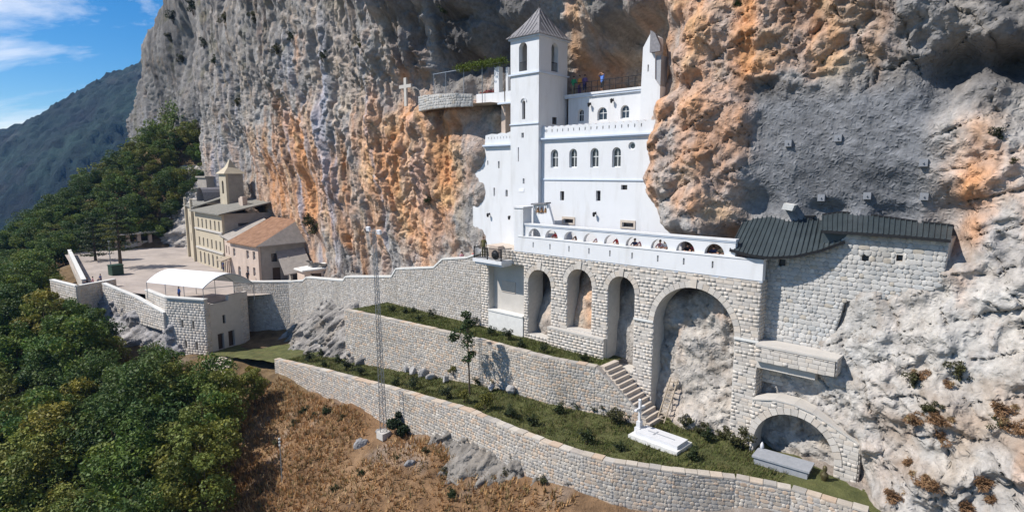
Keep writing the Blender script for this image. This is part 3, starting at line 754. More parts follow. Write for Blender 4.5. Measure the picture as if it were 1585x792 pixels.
# far wooded mountain at the left
def far_mountain():
    # world-space ridge: pixel outline of the crest at about 900 m
    crest = [(-900, 470), (-420, 300), (-160, 240), (-20, 222), (6, 210), (30, 203), (80, 188), (110, 170), (150, 150), (185, 125), (215, 117), (260, 100), (330, 78), (450, 60), (700, 70)]
    D = 900.0
    us = np.linspace(-900, 700, 420)
    vs_ = np.interp(us, [c[0] for c in crest], [c[1] for c in crest])
    rows = 120
    P = np.zeros((rows, len(us), 3), np.float32)
    t = np.linspace(0, 1, rows)[:, None]
    ax = (us - 792.5) / FPX
    crest_z = (HORIZON - vs_) / FPX * D
    dist = D - t * 560                               # the slope comes down towards the ravine
    P[..., 0] = ax[None, :] * D + 0 * t
    P[..., 1] = dist + 0 * ax[None, :]
    zz = crest_z[None, :] * (1 - t) + (-330) * t
    zz = zz + np.sin(t * math.pi) * 42
    nz = fbm(P[..., 0] * .008, P[..., 1] * .008, P[..., 0] * 0, 4, 91) * 26 * np.sin(np.clip(t, 0, 1) * math.pi) + fbm(P[..., 0] * .09, P[..., 1] * .09, P[..., 0] * 0, 4, 92, .6, ridged=True) * 9
    gul = fbm(P[..., 0] * .012, P[..., 1] * .002, P[..., 0] * 0 + 5, 4, 93, ridged=True) * 20 * np.sin(t * math.pi)
    P[..., 2] = zz + nz + gul
    ii = np.arange(rows * len(us)).reshape(rows, -1)
    F = np.stack([ii[:-1, :-1], ii[1:, :-1], ii[1:, 1:], ii[:-1, 1:]], -1).reshape(-1, 4)
    c = fbm(P[..., 0] * .03, P[..., 2] * .03, P[..., 0] * 0, 5, 94, .6)
    rockm = np.clip(fbm(P[..., 0] * .016, P[..., 2] * .03, P[..., 0] * 0 + 3, 5, 95, .6) * 2.4 - .75, 0, 1)[..., None]
    Cc = np.stack([.013 + .016 * c, .036 + .034 * c, .032 + .018 * c], -1)
    Cc = Cc * (1 - rockm * .55) + np.array((.2, .19, .18)) * rockm * .55
    me = numpy_mesh('mountain', P.reshape(-1, 3), F, np.clip(Cc, .01, 1).reshape(-1, 3), material('far_woodland', (1, 1, 1), .95, .75, .045, 1.0, .1, attr='tint', detail=12, bdist=6), domain='POINT')
    o = bpy.data.objects.new('mountain', me)
    COL.objects.link(o)
    o['kind'] = 'structure'
far_mountain()

# rock outcrops: the same broken rock, as sheets standing in front of walls and banks
def outcrop(name, x0, x1, z0, z1, outf, col, seed, step=.16, amp=1.0):
    xa, za = np.arange(x0, x1, step, dtype=np.float32), np.arange(z0, z1, step, dtype=np.float32)
    X_, Z_ = np.meshgrid(xa, za)
    w = fbm(X_ * .22, Z_ * .22, X_ * 0, 2, seed) * .9 + fbm(X_ * 1.8, Z_ * 1.8, X_ * 0, 3, seed) * .1
    g1, c1 = facets(X_ + w, Z_ - w, 2.6, 2.4, seed + 1)
    g2, c2 = facets(X_ + w + 3, Z_ + w, 1.1, 1.0, seed + 2)
    g3, c3 = facets(X_ + .4 * w, Z_, .5, .45, seed + 3)
    D = outf(X_, Z_) + amp * ((creased(X_ + w * .6, Z_ - w * .6, 2.2, 5, seed + 8, .68, 1.2) * 1.3 + creased(X_, Z_, .7, 3, seed + 28, .65, 1.3, .8) * .42) + saw((X_ + .4 * Z_ + w * 1.4) / 1.9, .8) * .25 + saw((.6 * X_ - .8 * Z_ + w) / 1.0, .75) * .2 + saw((.8 * X_ + .5 * Z_ - w) / .5, .7) * .14 + fbm(X_ * .3, Z_ * .3, X_ * 0 + 5, 3, seed + 4) * .9 + fbm(X_ * 2.2, Z_ * 2, X_ * 0 + 15, 4, seed + 14, .65, ridged=True) * .2)
    idx = np.arange(X_.size).reshape(X_.shape)
    F_ = np.stack([idx[:-1, :-1], idx[:-1, 1:], idx[1:, 1:], idx[1:, :-1]], -1).reshape(-1, 4)
    t = (1 + .2 * g2 + .5 * fbm(X_ * 1.5, Z_ * 1.5, X_ * 0, 4, seed + 6))[..., None]
    og = np.clip(fbm(X_ * .4, Z_ * .4, X_ * 0 + 9, 4, seed + 7) * 2 - .3, 0, 1)[..., None]
    C_ = np.array(col)[None, None] * t * (1 - og * .45) + np.array((.36, .28, .2)) * og * .45
    return struct(name, numpy_mesh(name, np.stack([X_, -D, Z_], -1).reshape(-1, 3), F_, np.clip(C_, .04, .7).reshape(-1, 3), M['rock'], domain='POINT'))
def oc1(x, z):
    top = np.interp(x, [-46, -43, -38, -33, -27, -21, -17, -13], [-20.5, -19.3, -17.6, -15.6, -14.6, -13.9, -13.6, -13.6])
    foot = np.interp(x, [-46, -40, -28, -18, -13], [5.5, 6.4, 7.2, 8.6, 5])
    t = np.clip((top - z) / 5.5, -1, 1.3)
    return 1.6 + (foot - 1.6) * np.sign(t) * np.abs(t) ** .8
outcrop('rock_outcrop', -46, -13.4, -23.5, -12.4, oc1, (.29, .27, .25), 401, .13, 1.1)
def oc2(x, z):
    top = np.interp(x, [-66, -60, -54, -47, -44], [-17.6, -17.2, -18.2, -19.6, -22.6])
    base = np.interp(x, [-66, -62, -55, -47, -44], [20.6, 18.6, 16.9, 15.6, 14])
    return base + (top - z) * .45
outcrop('rock_bank', -66, -44.5, -27, -16.6, oc2, (.36, .345, .345), 421, .2, .8)
def oc3(x, z):
    top = np.interp(x, [-125, -116, -108, -102, -99], [1, -3, -5, -8, -14])
    return -10.8 + (top - z) * .75
def oc4(x, z):
    o = np.interp(x, [-6.5, 3, 8, 10.7, 15], [11.7, 11.75, 11.85, 11.75, 11.0])
    top = -19.3 - .5 * np.clip(np.abs(x - 7) - 6, 0, 9)
    return o + .12 + (top - z) * .8
outcrop('rock_outcrop', -3.5, 15, -21.5, -17.6, oc4, (.22, .20, .178), 461, .09, .85)
outcrop('rock_bank', -125, -99, -17, 2, oc3, (.42, .385, .35), 441, .3, 1.5)
# ================================================================== MASONRY
def _stone_variants(style, palette, n=14):
    out = []
    for k in range(n):
        if style == 'ashlar':
            j = lambda a: random.uniform(-a, a)
            ring = [(-.5, -.5), (.5, -.5), (.5, .5), (-.5, .5)]
            a = [(x * .97, .6, z * .94) for x, z in ring]
            b = [(x * (.94 + j(.02)), -1 + j(.25), z * (.88 + j(.04))) for x, z in ring]
            V = a + b
            F = [(i, (i + 1) % 4, 4 + (i + 1) % 4, 4 + i) for i in range(4)] + [(4, 5, 6, 7)]
        else:
            cx, cz = random.uniform(.16, .34), random.uniform(.18, .36)
            ring = [(-.5 + cx, -.5), (.5 - cx, -.5), (.5, -.5 + cz), (.5, .5 - cz), (.5 - cx, .5), (-.5 + cx, .5), (-.5, .5 - cz), (-.5, -.5 + cz)]
            ring = [(x + random.uniform(-.07, .07), z + random.uniform(-.07, .07)) for x, z in ring]
            a = [(x * .98, .6, z * .98) for x, z in ring]
            b = [(x * .95, -.55 + random.uniform(-.15, .15), z * .95) for x, z in ring]
            c = [(x * .66, -1 + random.uniform(-.25, .25), z * .66) for x, z in ring]
            V = a + b + c
            F = []
            for o in (0, 8):
                F += [(o + i, o + (i + 1) % 8, o + 8 + (i + 1) % 8, o + 8 + i) for i in range(8)]
            F += [(16, 17, 18, 19), (16, 19, 20, 23), (20, 21, 22, 23)]
        t = random.choice(palette)
        s = random.uniform(.84, 1.14)
        out.append((np.array(V, np.float32), np.array(F, np.int32), tuple(min(.8, c * s) for c in t)))
    return out
PAL_PALE = [(.54, .495, .44), (.50, .455, .405), (.57, .525, .47), (.48, .445, .405), (.54, .475, .405)]
PAL_WARM = [(.50, .445, .38), (.45, .40, .34), (.54, .49, .425), (.37, .345, .315), (.52, .435, .35), (.46, .425, .385), (.50, .385, .29), (.42, .375, .33)]
PAL_GREY = [(.46, .425, .385), (.39, .365, .335), (.50, .465, .425), (.35, .33, .31), (.48, .425, .365)]
PAL_HOUSE = [(.52, .50, .47), (.47, .455, .43), (.42, .42, .41), (.50, .45, .38), (.47, .415, .34), (.55, .53, .50)]
STONES = {}
def variants(style, key, pal):
    k = (style, key)
    if k not in STONES:
        vs_ = _stone_variants(style, pal)
        meshes = []
        for V_, F_, t in vs_:
            meshes.append(numpy_mesh('stone', V_, F_, np.tile(np.array(t, np.float32), (len(F_), 1)), M['ashlar' if style == 'ashlar' else 'rubble']))
        STONES[k] = (vs_, meshes)
    return STONES[k]

def lay_stones(root, stones, style, key, pal, single_limit=300, min_px=8.5, name='stone'):
    """stones: list of (centre, along, up, outward, w, h, depth). The largest in view become parts, the rest one joined part."""
    vs_, meshes = variants(style, key, pal)
    ranked = []
    for i, s in enumerate(stones):
        pr = project(s[0])
        px = 0
        if pr and -10 < pr[0] < 1595 and -10 < pr[1] < 800:
            d = (s[0] - CAM_L).normalized()
            px = s[4] * FPX / pr[2] * max(.15, (s[1] - d * s[1].dot(d)).length)
        ranked.append((px, i))
    ranked.sort(reverse=True)
    solo = set(i for px, i in ranked[:single_limit] if px >= min_px)
    rl = ROOTLOC[root]
    BV, BF, BT, n0 = [], [], [], 0
    for i, (c, ax, up, nn, w, h, dep) in enumerate(stones):
        k = random.randrange(len(vs_))
        ym = -nn * dep
        if i in solo:
            o = bpy.data.objects.new(name, meshes[k])
            COL.objects.link(o)
            o.parent = root
            m = Matrix.Identity(4)
            for r in range(3):
                m[r][0], m[r][1], m[r][2], m[r][3] = ax[r] * w, ym[r], up[r] * h, c[r] - rl[r]
            o.matrix_local = m
        else:
            V_, F_, t = vs_[k]
            B = np.array([ax * w, ym, up * h], np.float32)
            BV.append(V_ @ B + np.array(c - rl, np.float32))
            BF.append(F_ + n0)
            BT.append(np.tile(np.array(t, np.float32), (len(F_), 1)))
            n0 += len(V_)
    if BV:
        me = numpy_mesh('stone_masonry', np.concatenate(BV), np.concatenate(BF), np.concatenate(BT), M['ashlar' if style == 'ashlar' else 'rubble'])
        o = bpy.data.objects.new('stone_masonry', me)
        COL.objects.link(o)
        o.parent = root
        o['kind'] = 'stuff'

def coursed(P0, P1, zlo, zhi, solid, ch, bl, dep, jitter=.0, face=0.0):
    """stones in courses along P0->P1 (x,y points); solid(u,z)->bool; outward is to the right of the run."""
    P0, P1 = Vector((P0[0], P0[1], 0)), Vector((P1[0], P1[1], 0))
    L = (P1 - P0).length
    ax = (P1 - P0) / L
    nn = Vector((ax.y, -ax.x, 0))
    up = Vector((0, 0, 1))
    res, z, row = [], zlo, 0
    while z < zhi - ch * .3:
        h = ch * random.uniform(1 - jitter, 1 + jitter)
        h = min(h, zhi - z)
        u = -random.uniform(0, bl[0])
        while u < L:
            w = random.uniform(*bl) * (random.choice((.7, 1, 1, 1.25)) if jitter else 1)
            a, b = max(0, u), min(L, u + w)
            u += w
            if b - a < .1:
                continue
            zc = z + h / 2
            # trim against openings
            s = [solid(a + (b - a) * t, zc) for t in (.03, .25, .5, .75, .97)]
            if not any(s):
                continue
            if not all(s):
                n = 24
                ok = [t for t in range(n + 1) if solid(a + (b - a) * t / n, zc)]
                # longest run
                best, cur = [], []
                for t in ok:
                    if cur and t == cur[-1] + 1:
                        cur.append(t)
                    else:
                        cur = [t]
                    if len(cur) > len(best):
                        best = cur[:]
                a, b = a + (b - a) * best[0] / n, a + (b - a) * best[-1] / n
                if b - a < .1:
                    continue
            j = random.uniform(-1, 1) * jitter * .12
            roll = random.uniform(-1, 1) * jitter * .35
            axr = (ax * math.cos(roll) + up * math.sin(roll))
            upr = (up * math.cos(roll) - ax * math.sin(roll))
            c = P0 + ax * ((a + b) / 2) + up * (zc + j) + nn * face
            res.append((c, axr, upr, nn, (b - a) * (1.0 + jitter * .1), h * (1 + jitter * .22), dep))
        z += h
        row += 1
    return res

def panel(mb, P0, P1, poly, t, holes=(), tint=None):
    """upright slab along P0->P1 (x,y), polygon in (u,z), thickness t inwards (left of the run)."""
    tmp = MB()
    tmp.prism(poly, 0, t, tint, holes)
    P0, P1 = Vector((P0[0], P0[1])), Vector((P1[0], P1[1]))
    dx, dy = (P1 - P0).normalized()
    vs_ = [(P0.x + dx * u - dy * y, P0.y + dy * u + dx * y, z) for u, y, z in tmp.v]
    return mb.add(vs_, tmp.f, tint)

def window(root, P0, P1, uc, z0, w, h, arch=False, depth=.22, mat='frame_white', bars=(1, 1), fw=.07, pane='glass', name='window'):
    """frame ring set back in an opening, pane as its child"""
    def mapper(tmp):
        a, b = Vector((P0[0], P0[1])), Vector((P1[0], P1[1]))
        dx, dy = (b - a).normalized()
        return [(a.x + dx * u - dy * y, a.y + dy * u + dx * y, z) for u, y, z in tmp.v]
    hole = arch_loop(uc, w, z0, z0 + h) if arch else rect_loop(uc - w / 2, uc + w / 2, z0, z0 + h)
    inn = arch_loop(uc, w - 2 * fw, z0 + fw, z0 + h - fw) if arch else rect_loop(uc - w / 2 + fw, uc + w / 2 - fw, z0 + fw, z0 + h - fw)
    tmp = MB()
    tmp.prism(hole, depth, depth + .08, None, [inn])
    for k in range(bars[0]):
        x = uc - w / 2 + w * (k + 1) / (bars[0] + 1)
        tmp.box(x - fw * .35, x + fw * .35, depth + .012, depth + .07, z0 + fw, z0 + h - fw * (1 if not arch else 1.2))
    for k in range(bars[1]):
        z = z0 + h * (k + 1) / (bars[1] + 1) * (1.12 if arch else 1)
        tmp.box(uc - w / 2 + fw, uc + w / 2 - fw, depth + .015, depth + .066, z - fw * .35, z + fw * .35)
    o = part(name, MB().add(mapper(tmp), tmp.f), M[mat], root)
    tp = MB()
    tp.prism(inn, depth + .03, depth + .045)
    part('pane', MB().add(mapper(tp), tp.f), M[pane], o, root)
    return o

def ringbox(mb, x0, x1, y0, y1, z0, z1, out):     # moulding round a rectangular block, butted bars
    mb.box(x0 - out, x1 + out, y0 - out, y0, z0, z1)
    mb.box(x0 - out, x1 + out, y1, y1 + out, z0, z1)
    mb.box(x0 - out, x0, y0, y1, z0, z1)
    mb.box(x1, x1 + out, y0, y1, z0, z1)

# ================================================================== WHITE CHURCH
ch = thing('monastery_church', 'white limewashed cave church with square bell tower set into the cliff', 'church', (2, 0, -6.5))
# --- main front
wins = [(on_plane(u, 246, 0).x, .45) for u in (858, 887, 920, 954)]
holes = [arch_loop(x, .78, z, z + 1.5) for x, z in wins]
rw = on_plane(978, 226, 0)
holes.append([(rw.x + .3 * math.cos(2 * math.pi * k / 16), rw.z + .3 * math.sin(2 * math.pi * k / 16)) for k in range(16)])
small = []
for u, v, w, h in ((870, 303, .42, .75), (926, 303, .42, .8), (966, 290, .55, .36)):
    p = on_plane(u, v, 0)
    small.append((p.x, p.z - h / 2, w, h))
for u, v in ((880, 342), (972, 348)):
    p = on_plane(u, v, 0)
    small.append((p.x, p.z - .17, 1.0, .34))
holes += [rect_loop(x - w / 2, x + w / 2, z, z + h) for x, z, w, h in small]
slits = [(.7 + k * .56, 3.36) for k in range(17)]
holes += [rect_loop(x - .045, x + .045, z, z + .24) for x, z in slits]
top = [(13.2, -6.6), (13.2, 3.62)]
xx = 13.0
while xx > .4:
    top += [(xx, 3.78 + random.uniform(-.02, .02)), (xx - .12, 3.86), (xx - .34, 3.86 + random.uniform(-.02, .03)), (xx - .46, 3.76), (xx - .54, 3.74)]
    xx -= .62
top += [(.16, 3.74)]
main = MB()
main.prism([(.16, -6.6)] + top, 0, .55, None, holes)
part('front_wall', main, M['white'], ch)
for x, z in wins:
    window(ch, (0, 0), (1, 0), x, z, .78, 1.5, True, .2, bars=(1, 1))
for x, z, w, h in small[:3]:
    window(ch, (0, 0), (1, 0), x, z, w, h, False, .24, 'wood_dark', (0, 0), .045)
for x, z, w, h in small[3:]:
    window(ch, (0, 0), (1, 0), x, z, w, h, False, .2, 'wood_dark', (3, 0), .04)
    fr = MB()
    fr.prism(rect_loop(x - w / 2 - .16, x + w / 2 + .16, z - .12, z + h + .18), -.05, 0.0 - .002, None, [rect_loop(x - w / 2, x + w / 2, z, z + h)])
    part('window_surround', fr, M['terrace'], ch)
rp = MB()
rp.prism([(rw.x + .3 * math.cos(2 * math.pi * k / 16), rw.z + .3 * math.sin(2 * math.pi * k / 16)) for k in range(16)], .14, .2, None, [[(rw.x + .2 * math.cos(2 * math.pi * k / 16), rw.z + .2 * math.sin(2 * math.pi * k / 16)) for k in range(16)]])
ro = part('round_window', rp, M['frame_white'], ch)
pp = MB()
pp.prism([(rw.x + .2 * math.cos(2 * math.pi * k / 16), rw.z + .2 * math.sin(2 * math.pi * k / 16)) for k in range(16)], .17, .18)
part('pane', pp, M['glass'], ro, ch)
cn = MB()
cn.box(.16, 13.2, -.16, -.003, 2.66, 2.78)
cn.box(.16, 13.2, -.26, -.003, 2.782, 2.90)
part('cornice', cn, M['trim'], ch)  # blue-grey colour paints in the cornice's shadow line
cn = MB()
cn.box(.16, 13.2, -.08, -.003, -.56, -.46)
part('string_course', cn, M['trim'], ch)
fl = MB()
fl.box(.16, 10.6, .553, 3.05, 2.9, 3.1)
part('roof_terrace', fl, M['terrace'], ch)
# --- upper set-back storey with three arched windows
uw = [(on_plane(u, 176, 3.0).x, 4.35, w) for u, w in ((899, .62), (932, .95), (967, .8))]
up_ = MB()
up_.prism([(.62, 3.1), (9.0, 3.1), (9.0, 6.5), (.62, 6.5)], 3.0, 3.5, None, [arch_loop(x, w, z, z + 1.05) for x, z, w in uw])
part('upper_wall', up_, M['white'], ch)
for x, z, w in uw:
    window(ch, (0, 3.0), (1, 3.0), x, z, w, 1.05, True, .16, bars=(1, 1), fw=.06)
cp = MB()
cp.box(.3, 9.0, 2.80, 3.5, 6.503, 6.68)
part('terrace_coping', cp, M['white'], ch)
cp = MB()
cp.box(.3, 9.0, 2.86, 2.997, 6.36, 6.50)
part('coping_moulding', cp, M['trim'], ch)
fl = MB()
fl.box(.3, 9.0, 3.503, 10.5, 6.35, 6.62)
part('upper_terrace', fl, M['terrace'], ch)
rl = MB()
for k in range(13):
    x = 1.0 + k * .6
    rl.box(x - .02, x + .02, 3.28, 3.32, 6.68, 7.62)
for z in (7.62, 7.15):
    rl.box(.9, 8.3, 3.275, 3.325, z, z + .045)
part('terrace_railing', rl, M['iron'], ch)
# --- white buttress with slate cap at the right end of the upper terrace
bt = MB()
bt.prism([(8.2, 3.1), (9.9, 3.1), (9.9, 6.4), (9.45, 7.0), (9.35, 10.1), (8.95, 10.35), (8.35, 9.4)], 2.1, 3.3, None, [rect_loop(8.78, 8.9, 7.6, 8.1)])
part('buttress', bt, M['white'], ch)
bt = MB()
bt.prism([(9.1, 8.9), (9.95, 8.9), (9.95, 9.3), (9.5, 10.2), (9.1, 10.5)], 1.8, 2.09)
part('slate_cap', bt, M['slate'], ch)
bt = MB()
bt.box(9.36, 9.85, 2.2, 3.2, 6.4, 8.68)
part('rubble_return', bt, M['greystone'], ch)
# --- bell tower
TX0, TX1, TY0, TY1, TZ = -3.05, .15, -.42, 3.4, 11.3
front_holes = [arch_loop(-1.62, .92, 8.52, 10.85), arch_loop(-1.53, .36, 4.55, 6.1), rect_loop(-1.78, -1.5, 3.0, 3.42), rect_loop(-2.2, -2.06, 1.0, 2.2), rect_loop(-1.62, -1.4, -.9, -.45)]
tw = MB()
tw.prism(rect_loop(TX0, TX1, -6.6, TZ), TY0, TY0 + .45, None, front_holes)
def side_holes(c):
    return [arch_loop(c, .92, 8.52, 10.85)]
panel(tw, (TX1, TY0 + .45), (TX1, TY1), rect_loop(0, TY1 - TY0 - .45, 2.9, TZ), .45, side_holes(1.62) + [rect_loop(1.35, 2.0, 4.15, 4.75)])
panel(tw, (TX0, TY1), (TX0, TY0 + .45), rect_loop(0, TY1 - TY0 - .45, 2.9, TZ), .45, side_holes(1.62))
tw.box(TX0 + .45, TX1 - .45, TY1 - .45, TY1, 2.9, TZ)
tw.box(TX0 + .45, TX1 - .45, TY0 + .45, TY1 - .45, 8.0, 8.3)
tw.box(TX0 + .45, TX1 - .45, TY0 + .45, TY1 - .45, 3.9, 4.1)
part('bell_tower', tw, M['white'], ch)
for z0_, z1_, ov_ in ((8.22, 8.34, .14), (11.14, 11.28, .14)):
    mo = MB()
    ringbox(mo, TX0, TX1, TY0, TY1, z0_, z1_, ov_)
    part('tower_moulding', mo, M['trim'], ch)
part('tower_moulding', MB().box(TX0 - .05, TX1 + .05, TY0 - .09, TY0 - .003, 4.1, 4.2), M['trim'], ch)
av = MB()
oo = arch_loop(-1.53, .72, 4.5, 6.36)[2:]
ii_ = arch_loop(-1.53, .54, 4.5, 6.26)[2:]
av.prism(oo + ii_[::-1], TY0 - .07, TY0 - .002)
part('arch_hood', av, M['white'], ch)
for uc, z0, w, h, a in ((-1.53, 4.55, .36, 1.55, True), (-1.64, 3.0, .28, .42, False), (-2.13, 1.0, .14, 1.2, False), (-1.51, -.9, .22, .45, False)):
    window(ch, (0, TY0), (1, TY0), uc, z0, w, h, a, .26, 'wood_dark', (0, 0), .025)
window(ch, (TX1, TY0 + .45), (TX1, TY1), 1.675, 4.15, .65, .6, False, .1, 'wood_dark', (1, 0), .05)
gl = MB()
gl.box(-1.95, -1.25, TY0 + .2, TY0 + .26, -1.75, -1.45)
fr = MB()
fr.box(-2.05, -1.45, TY0 - .03, TY0 - .002, -1.62, -1.32)
part('wall_vent', fr, M['reveal'], ch)
rr = MB()
cxr, cyr = (TX0 + TX1) / 2, (TY0 + TY1) / 2
prof = [(1.18, 11.28), (1.02, 11.55), (.62, 12.4), (.25, 13.3), (.02, 13.95)]
hx, hy = (TX1 - TX0) / 2, (TY1 - TY0) / 2
pts = []
for k, z in prof:
    pts += [(cxr - hx * k, cyr - hy * k, z), (cxr + hx * k, cyr - hy * k, z), (cxr + hx * k, cyr + hy * k, z), (cxr - hx * k, cyr + hy * k, z)]
fs = [(j * 4 + i, j * 4 + (i + 1) % 4, j * 4 + 4 + (i + 1) % 4, j * 4 + 4 + i) for j in range(len(prof) - 1) for i in range(4)]
rr.add(pts, fs + [(3, 2, 1, 0), (len(pts) - 4, len(pts) - 3, len(pts) - 2, len(pts) - 1)])
tr_ = part('tower_roof', rr, M['slate'], ch)
sm = MB()
for i in range(4):
    for s in range(11):
        t = s / 10
        for j in range(len(prof) - 1):
            def pt(jj):
                a, b = Vector(pts[jj * 4 + i]), Vector(pts[jj * 4 + (i + 1) % 4])
                # seams run straight up until they meet the hip
                full = (Vector(pts[i]) * (1 - t) + Vector(pts[(i + 1) % 4]) * t)
                al = (Vector(pts[(i + 1) % 4]) - Vector(pts[i])).normalized()
                lo, hi = (a - full).dot(al), (b - full).dot(al)
                return a + al * (full - a).dot(al), lo <= .02 and hi >= -.02
            p, okp = pt(j)
            q_, okq = pt(j + 1)
            if okp and okq:
                sm.bar(p + Vector((0, 0, .02)), q_ + Vector((0, 0, .02)), .045, .06)
            elif okp:
                f_ = .5
                pq = p.lerp(q_, f_)
                a, b = Vector(pts[(j + 1) * 4 + i]), Vector(pts[(j + 1) * 4 + (i + 1) % 4])
part('roof_seam', sm, M['slate'], tr_, ch)
fin = MB()
fin.lathe((cxr, cyr, 13.9), [(.05, 0), (.09, .08), (.04, .18), (.02, .35)], 8)
part('finial', fin, M['iron'], tr_, ch)
bl_ = MB()
bl_.lathe((cxr, cyr, 9.2), [(.55, 0), (.5, .1), (.36, .35), (.3, .7), (.12, .85)], 14)
bl_.tube((cxr, cyr, 10.0), (cxr, cyr, 10.6), .03)
bl_.box(TX0 + .46, TX1 - .46, cyr - .06, cyr + .06, 10.55, 10.68)
part('bell', bl_, M['brass'], ch, smooth=True)
gr = MB()
for k in range(7):
    x = -2.02 + k * .134
    gr.box(x - .012, x + .012, TY0 + .1, TY0 + .124, 8.53, 9.25)
gr.box(-2.07, -1.17, TY0 + .095, TY0 + .13, 9.25, 9.29)
for k in range(7):
    y = TY0 + .45 + 1.22 + k * .134
    gr.box(TX1 - .12, TX1 - .096, y - .012, y + .012, 8.53, 9.25)
gr.box(TX1 - .13, TX1 - .09, TY0 + .45 + 1.17, TY0 + .45 + 2.07, 9.25, 9.29)
part('belfry_railing', gr, M['iron'], ch)
# --- left wing
lw_h = []
for u, v, w, h in ((772, 255, .2, .62), (765, 297, .2, .75), (784, 299, .28, .6), (755, 252, .14, .4), (748, 300, .12, .3)):
    p = on_plane(u, v, 0)
    lw_h.append((p.x, p.z - h / 2, w, h))
lw = MB()
sl = [(-6.2 + k * .38, 3.05) for k in range(8)]
lw.prism([(-8.4, -7.6), (-3.053, -7.6), (-3.053, 3.55), (-3.5, 3.62), (-4.0, 3.5), (-4.6, 3.58), (-5.2, 3.46), (-5.8, 3.54), (-6.6, 3.42), (-6.75, 2.2), (-8.4, 1.2)], 0, .6, None,
         [rect_loop(x - w / 2, x + w / 2, z, z + h) for x, z, w, h in lw_h] + [rect_loop(x - .03, x + .03, z, z + .2) for x, z in sl])
part('wing_wall', lw, M['white'], ch)
for x, z, w, h in lw_h:
    window(ch, (0, 0), (1, 0), x, z, w, h, False, .24, 'wood_dark', (0, 0), .025)
cn = MB()
cn.box(-6.72, -3.053, -.2, -.003, 2.32, 2.42)
cn.box(-6.72, -3.053, -.3, -.003, 2.422, 2.56)
part('wing_cornice', cn, M['trim'], ch)
# --- small loggia terrace left of the tower
lg = MB()
lg.box(-5.2, -3.2, .3, 1.8, 6.12, 6.28)
lg.prism([(-8.3, 6.35), (-5.2, 6.283), (-3.2, 6.283), (-3.2, 7.25), (-5.2, 7.2), (-8.3, 7.3)], .5, .8)
lg.box(-5.95, -5.35, .5, 1.0, 7.2, 9.45)
lg.box(-4.55, -4.3, .55, .8, 7.22, 9.3)
part('loggia', lg, M['white'], ch)
cn = MB()
cn.box(-5.25, -3.2, .18, .297, 6.1, 6.24)
part('loggia_moulding', cn, M['trim'], ch)
lg = MB()
lg.box(-5.25, -4.75, .7, 1.4, 3.3, 6.1)
part('loggia_post', lg, M['rose'], ch)

# --- wall lamps
def wall_lamp(u, v, y, label):
    p = on_plane(u, v, y)
    t = thing('wall_lamp', label, 'lamp', p, 'black wall lanterns on the church')
    b = MB()
    b.bar((p.x, y - .002, p.z + .12), (p.x, y - .26, p.z + .2), .035)
    b.box(p.x - .06, p.x + .06, y - .02, y - .002, p.z + .02, p.z + .22)
    part('bracket', b, M['iron'], t)
    l = MB()
    l.lathe((p.x, y - .26, p.z - .16), [(.05, 0), (.10, .06), (.12, .26), (.14, .28), (.02, .38)], 6)
    part('lantern', l, M['iron'], t)
wall_lamp(922, 332, 0, 'black lantern on the white wall between the two framed basement windows')
wall_lamp(758, 333, 0, 'black lantern on the white wing wall beside the rock edge')
wall_lamp(791, 337, 0, 'black lantern on the wing wall next to the terrace pillar')
wall_lamp(914, 163, 3.0, 'small lantern under the upper terrace beside the narrow arched window')
wall_lamp(949, 157, 3.0, 'small lantern under the upper terrace between the two wider arched windows')

# --- three hanging bells under a beam behind the terrace pillar
bf = thing('bell_frame', 'white frame with dark beam and three small bronze bells behind the terrace pillar', 'bell frame', (1.3, -1.3, -6.3))
b = MB()
b.prism([(.55, -6.3), (3.0, -6.3), (2.75, -4.2), (2.1, -2.45), (.55, -2.6)], -1.5, -1.25, None, [[(.75, -3.35), (2.0, -3.3), (2.0, -2.62), (.75, -2.75)]])
part('frame_wall', b, M['white'], bf)
b = MB()
b.prism([(.5, -2.62), (2.12, -2.46), (2.12, -2.34), (.5, -2.48)], -1.75, -1.1)
part('beam', b, M['slate'], bf)
for k in range(3):
    b = MB()
    b.lathe((.98 + k * .4, -1.38, -3.22), [(.17, 0), (.15, .05), (.1, .2), (.08, .34), (.03, .42)], 10)
    b.tube((.98 + k * .4, -1.38, -2.82), (.98 + k * .4, -1.38, -2.5), .015)
    part('bell', b, M['brass'], bf, smooth=True)

# ================================================================== ARCADE AND TERRACE
ar = thing('arcade_wall', 'tall cut-stone arcade of round arches carrying the white church terrace', 'arcade', (8, -2.6, -13.5))
AY, AB = -2.6, -1.0                                # stone face and back of the wall
arches = [(2.22, 2.42, -13.3, -7.75), (6.22, 2.34, -12.05, -7.25), (9.97, 2.24, -14.2, -7.35), (15.5, 5.7, -17.6, -7.45)]
core = MB()
core.prism(rect_loop(-4.6, 19.8, -19, -6.46), AY + .012, AB, None, [arch_loop(x, w, z0, z1, 24) for x, w, z0, z1 in arches] + [rect_loop(-3.65, .5, -13.3, -7.6)])
core.box(-4.6, 1.0, AB + .002, AB + .3, -14, -6.5)
part('wall_core', core, M['mortar'], ar)
core = MB()
core.box(-3.649, .499, AY + .62, AB - .002, -13.299, -7.601)
part('niche_back', core, M['concrete'], ar)
core = MB()
core.box(-2.6, -1.0, AY + .57, AY + .617, -10.3, -9.3)
part('niche_plaque', core, M['terrace'], ar)
bn = MB()
bn.box(-3.64, .49, AY - .1, AY + .6, -14.0, -12.05)
bn.box(-3.64, .49, AY - .16, AY + .6, -12.047, -11.93)
part('niche_bench', bn, M['coping'], ar)
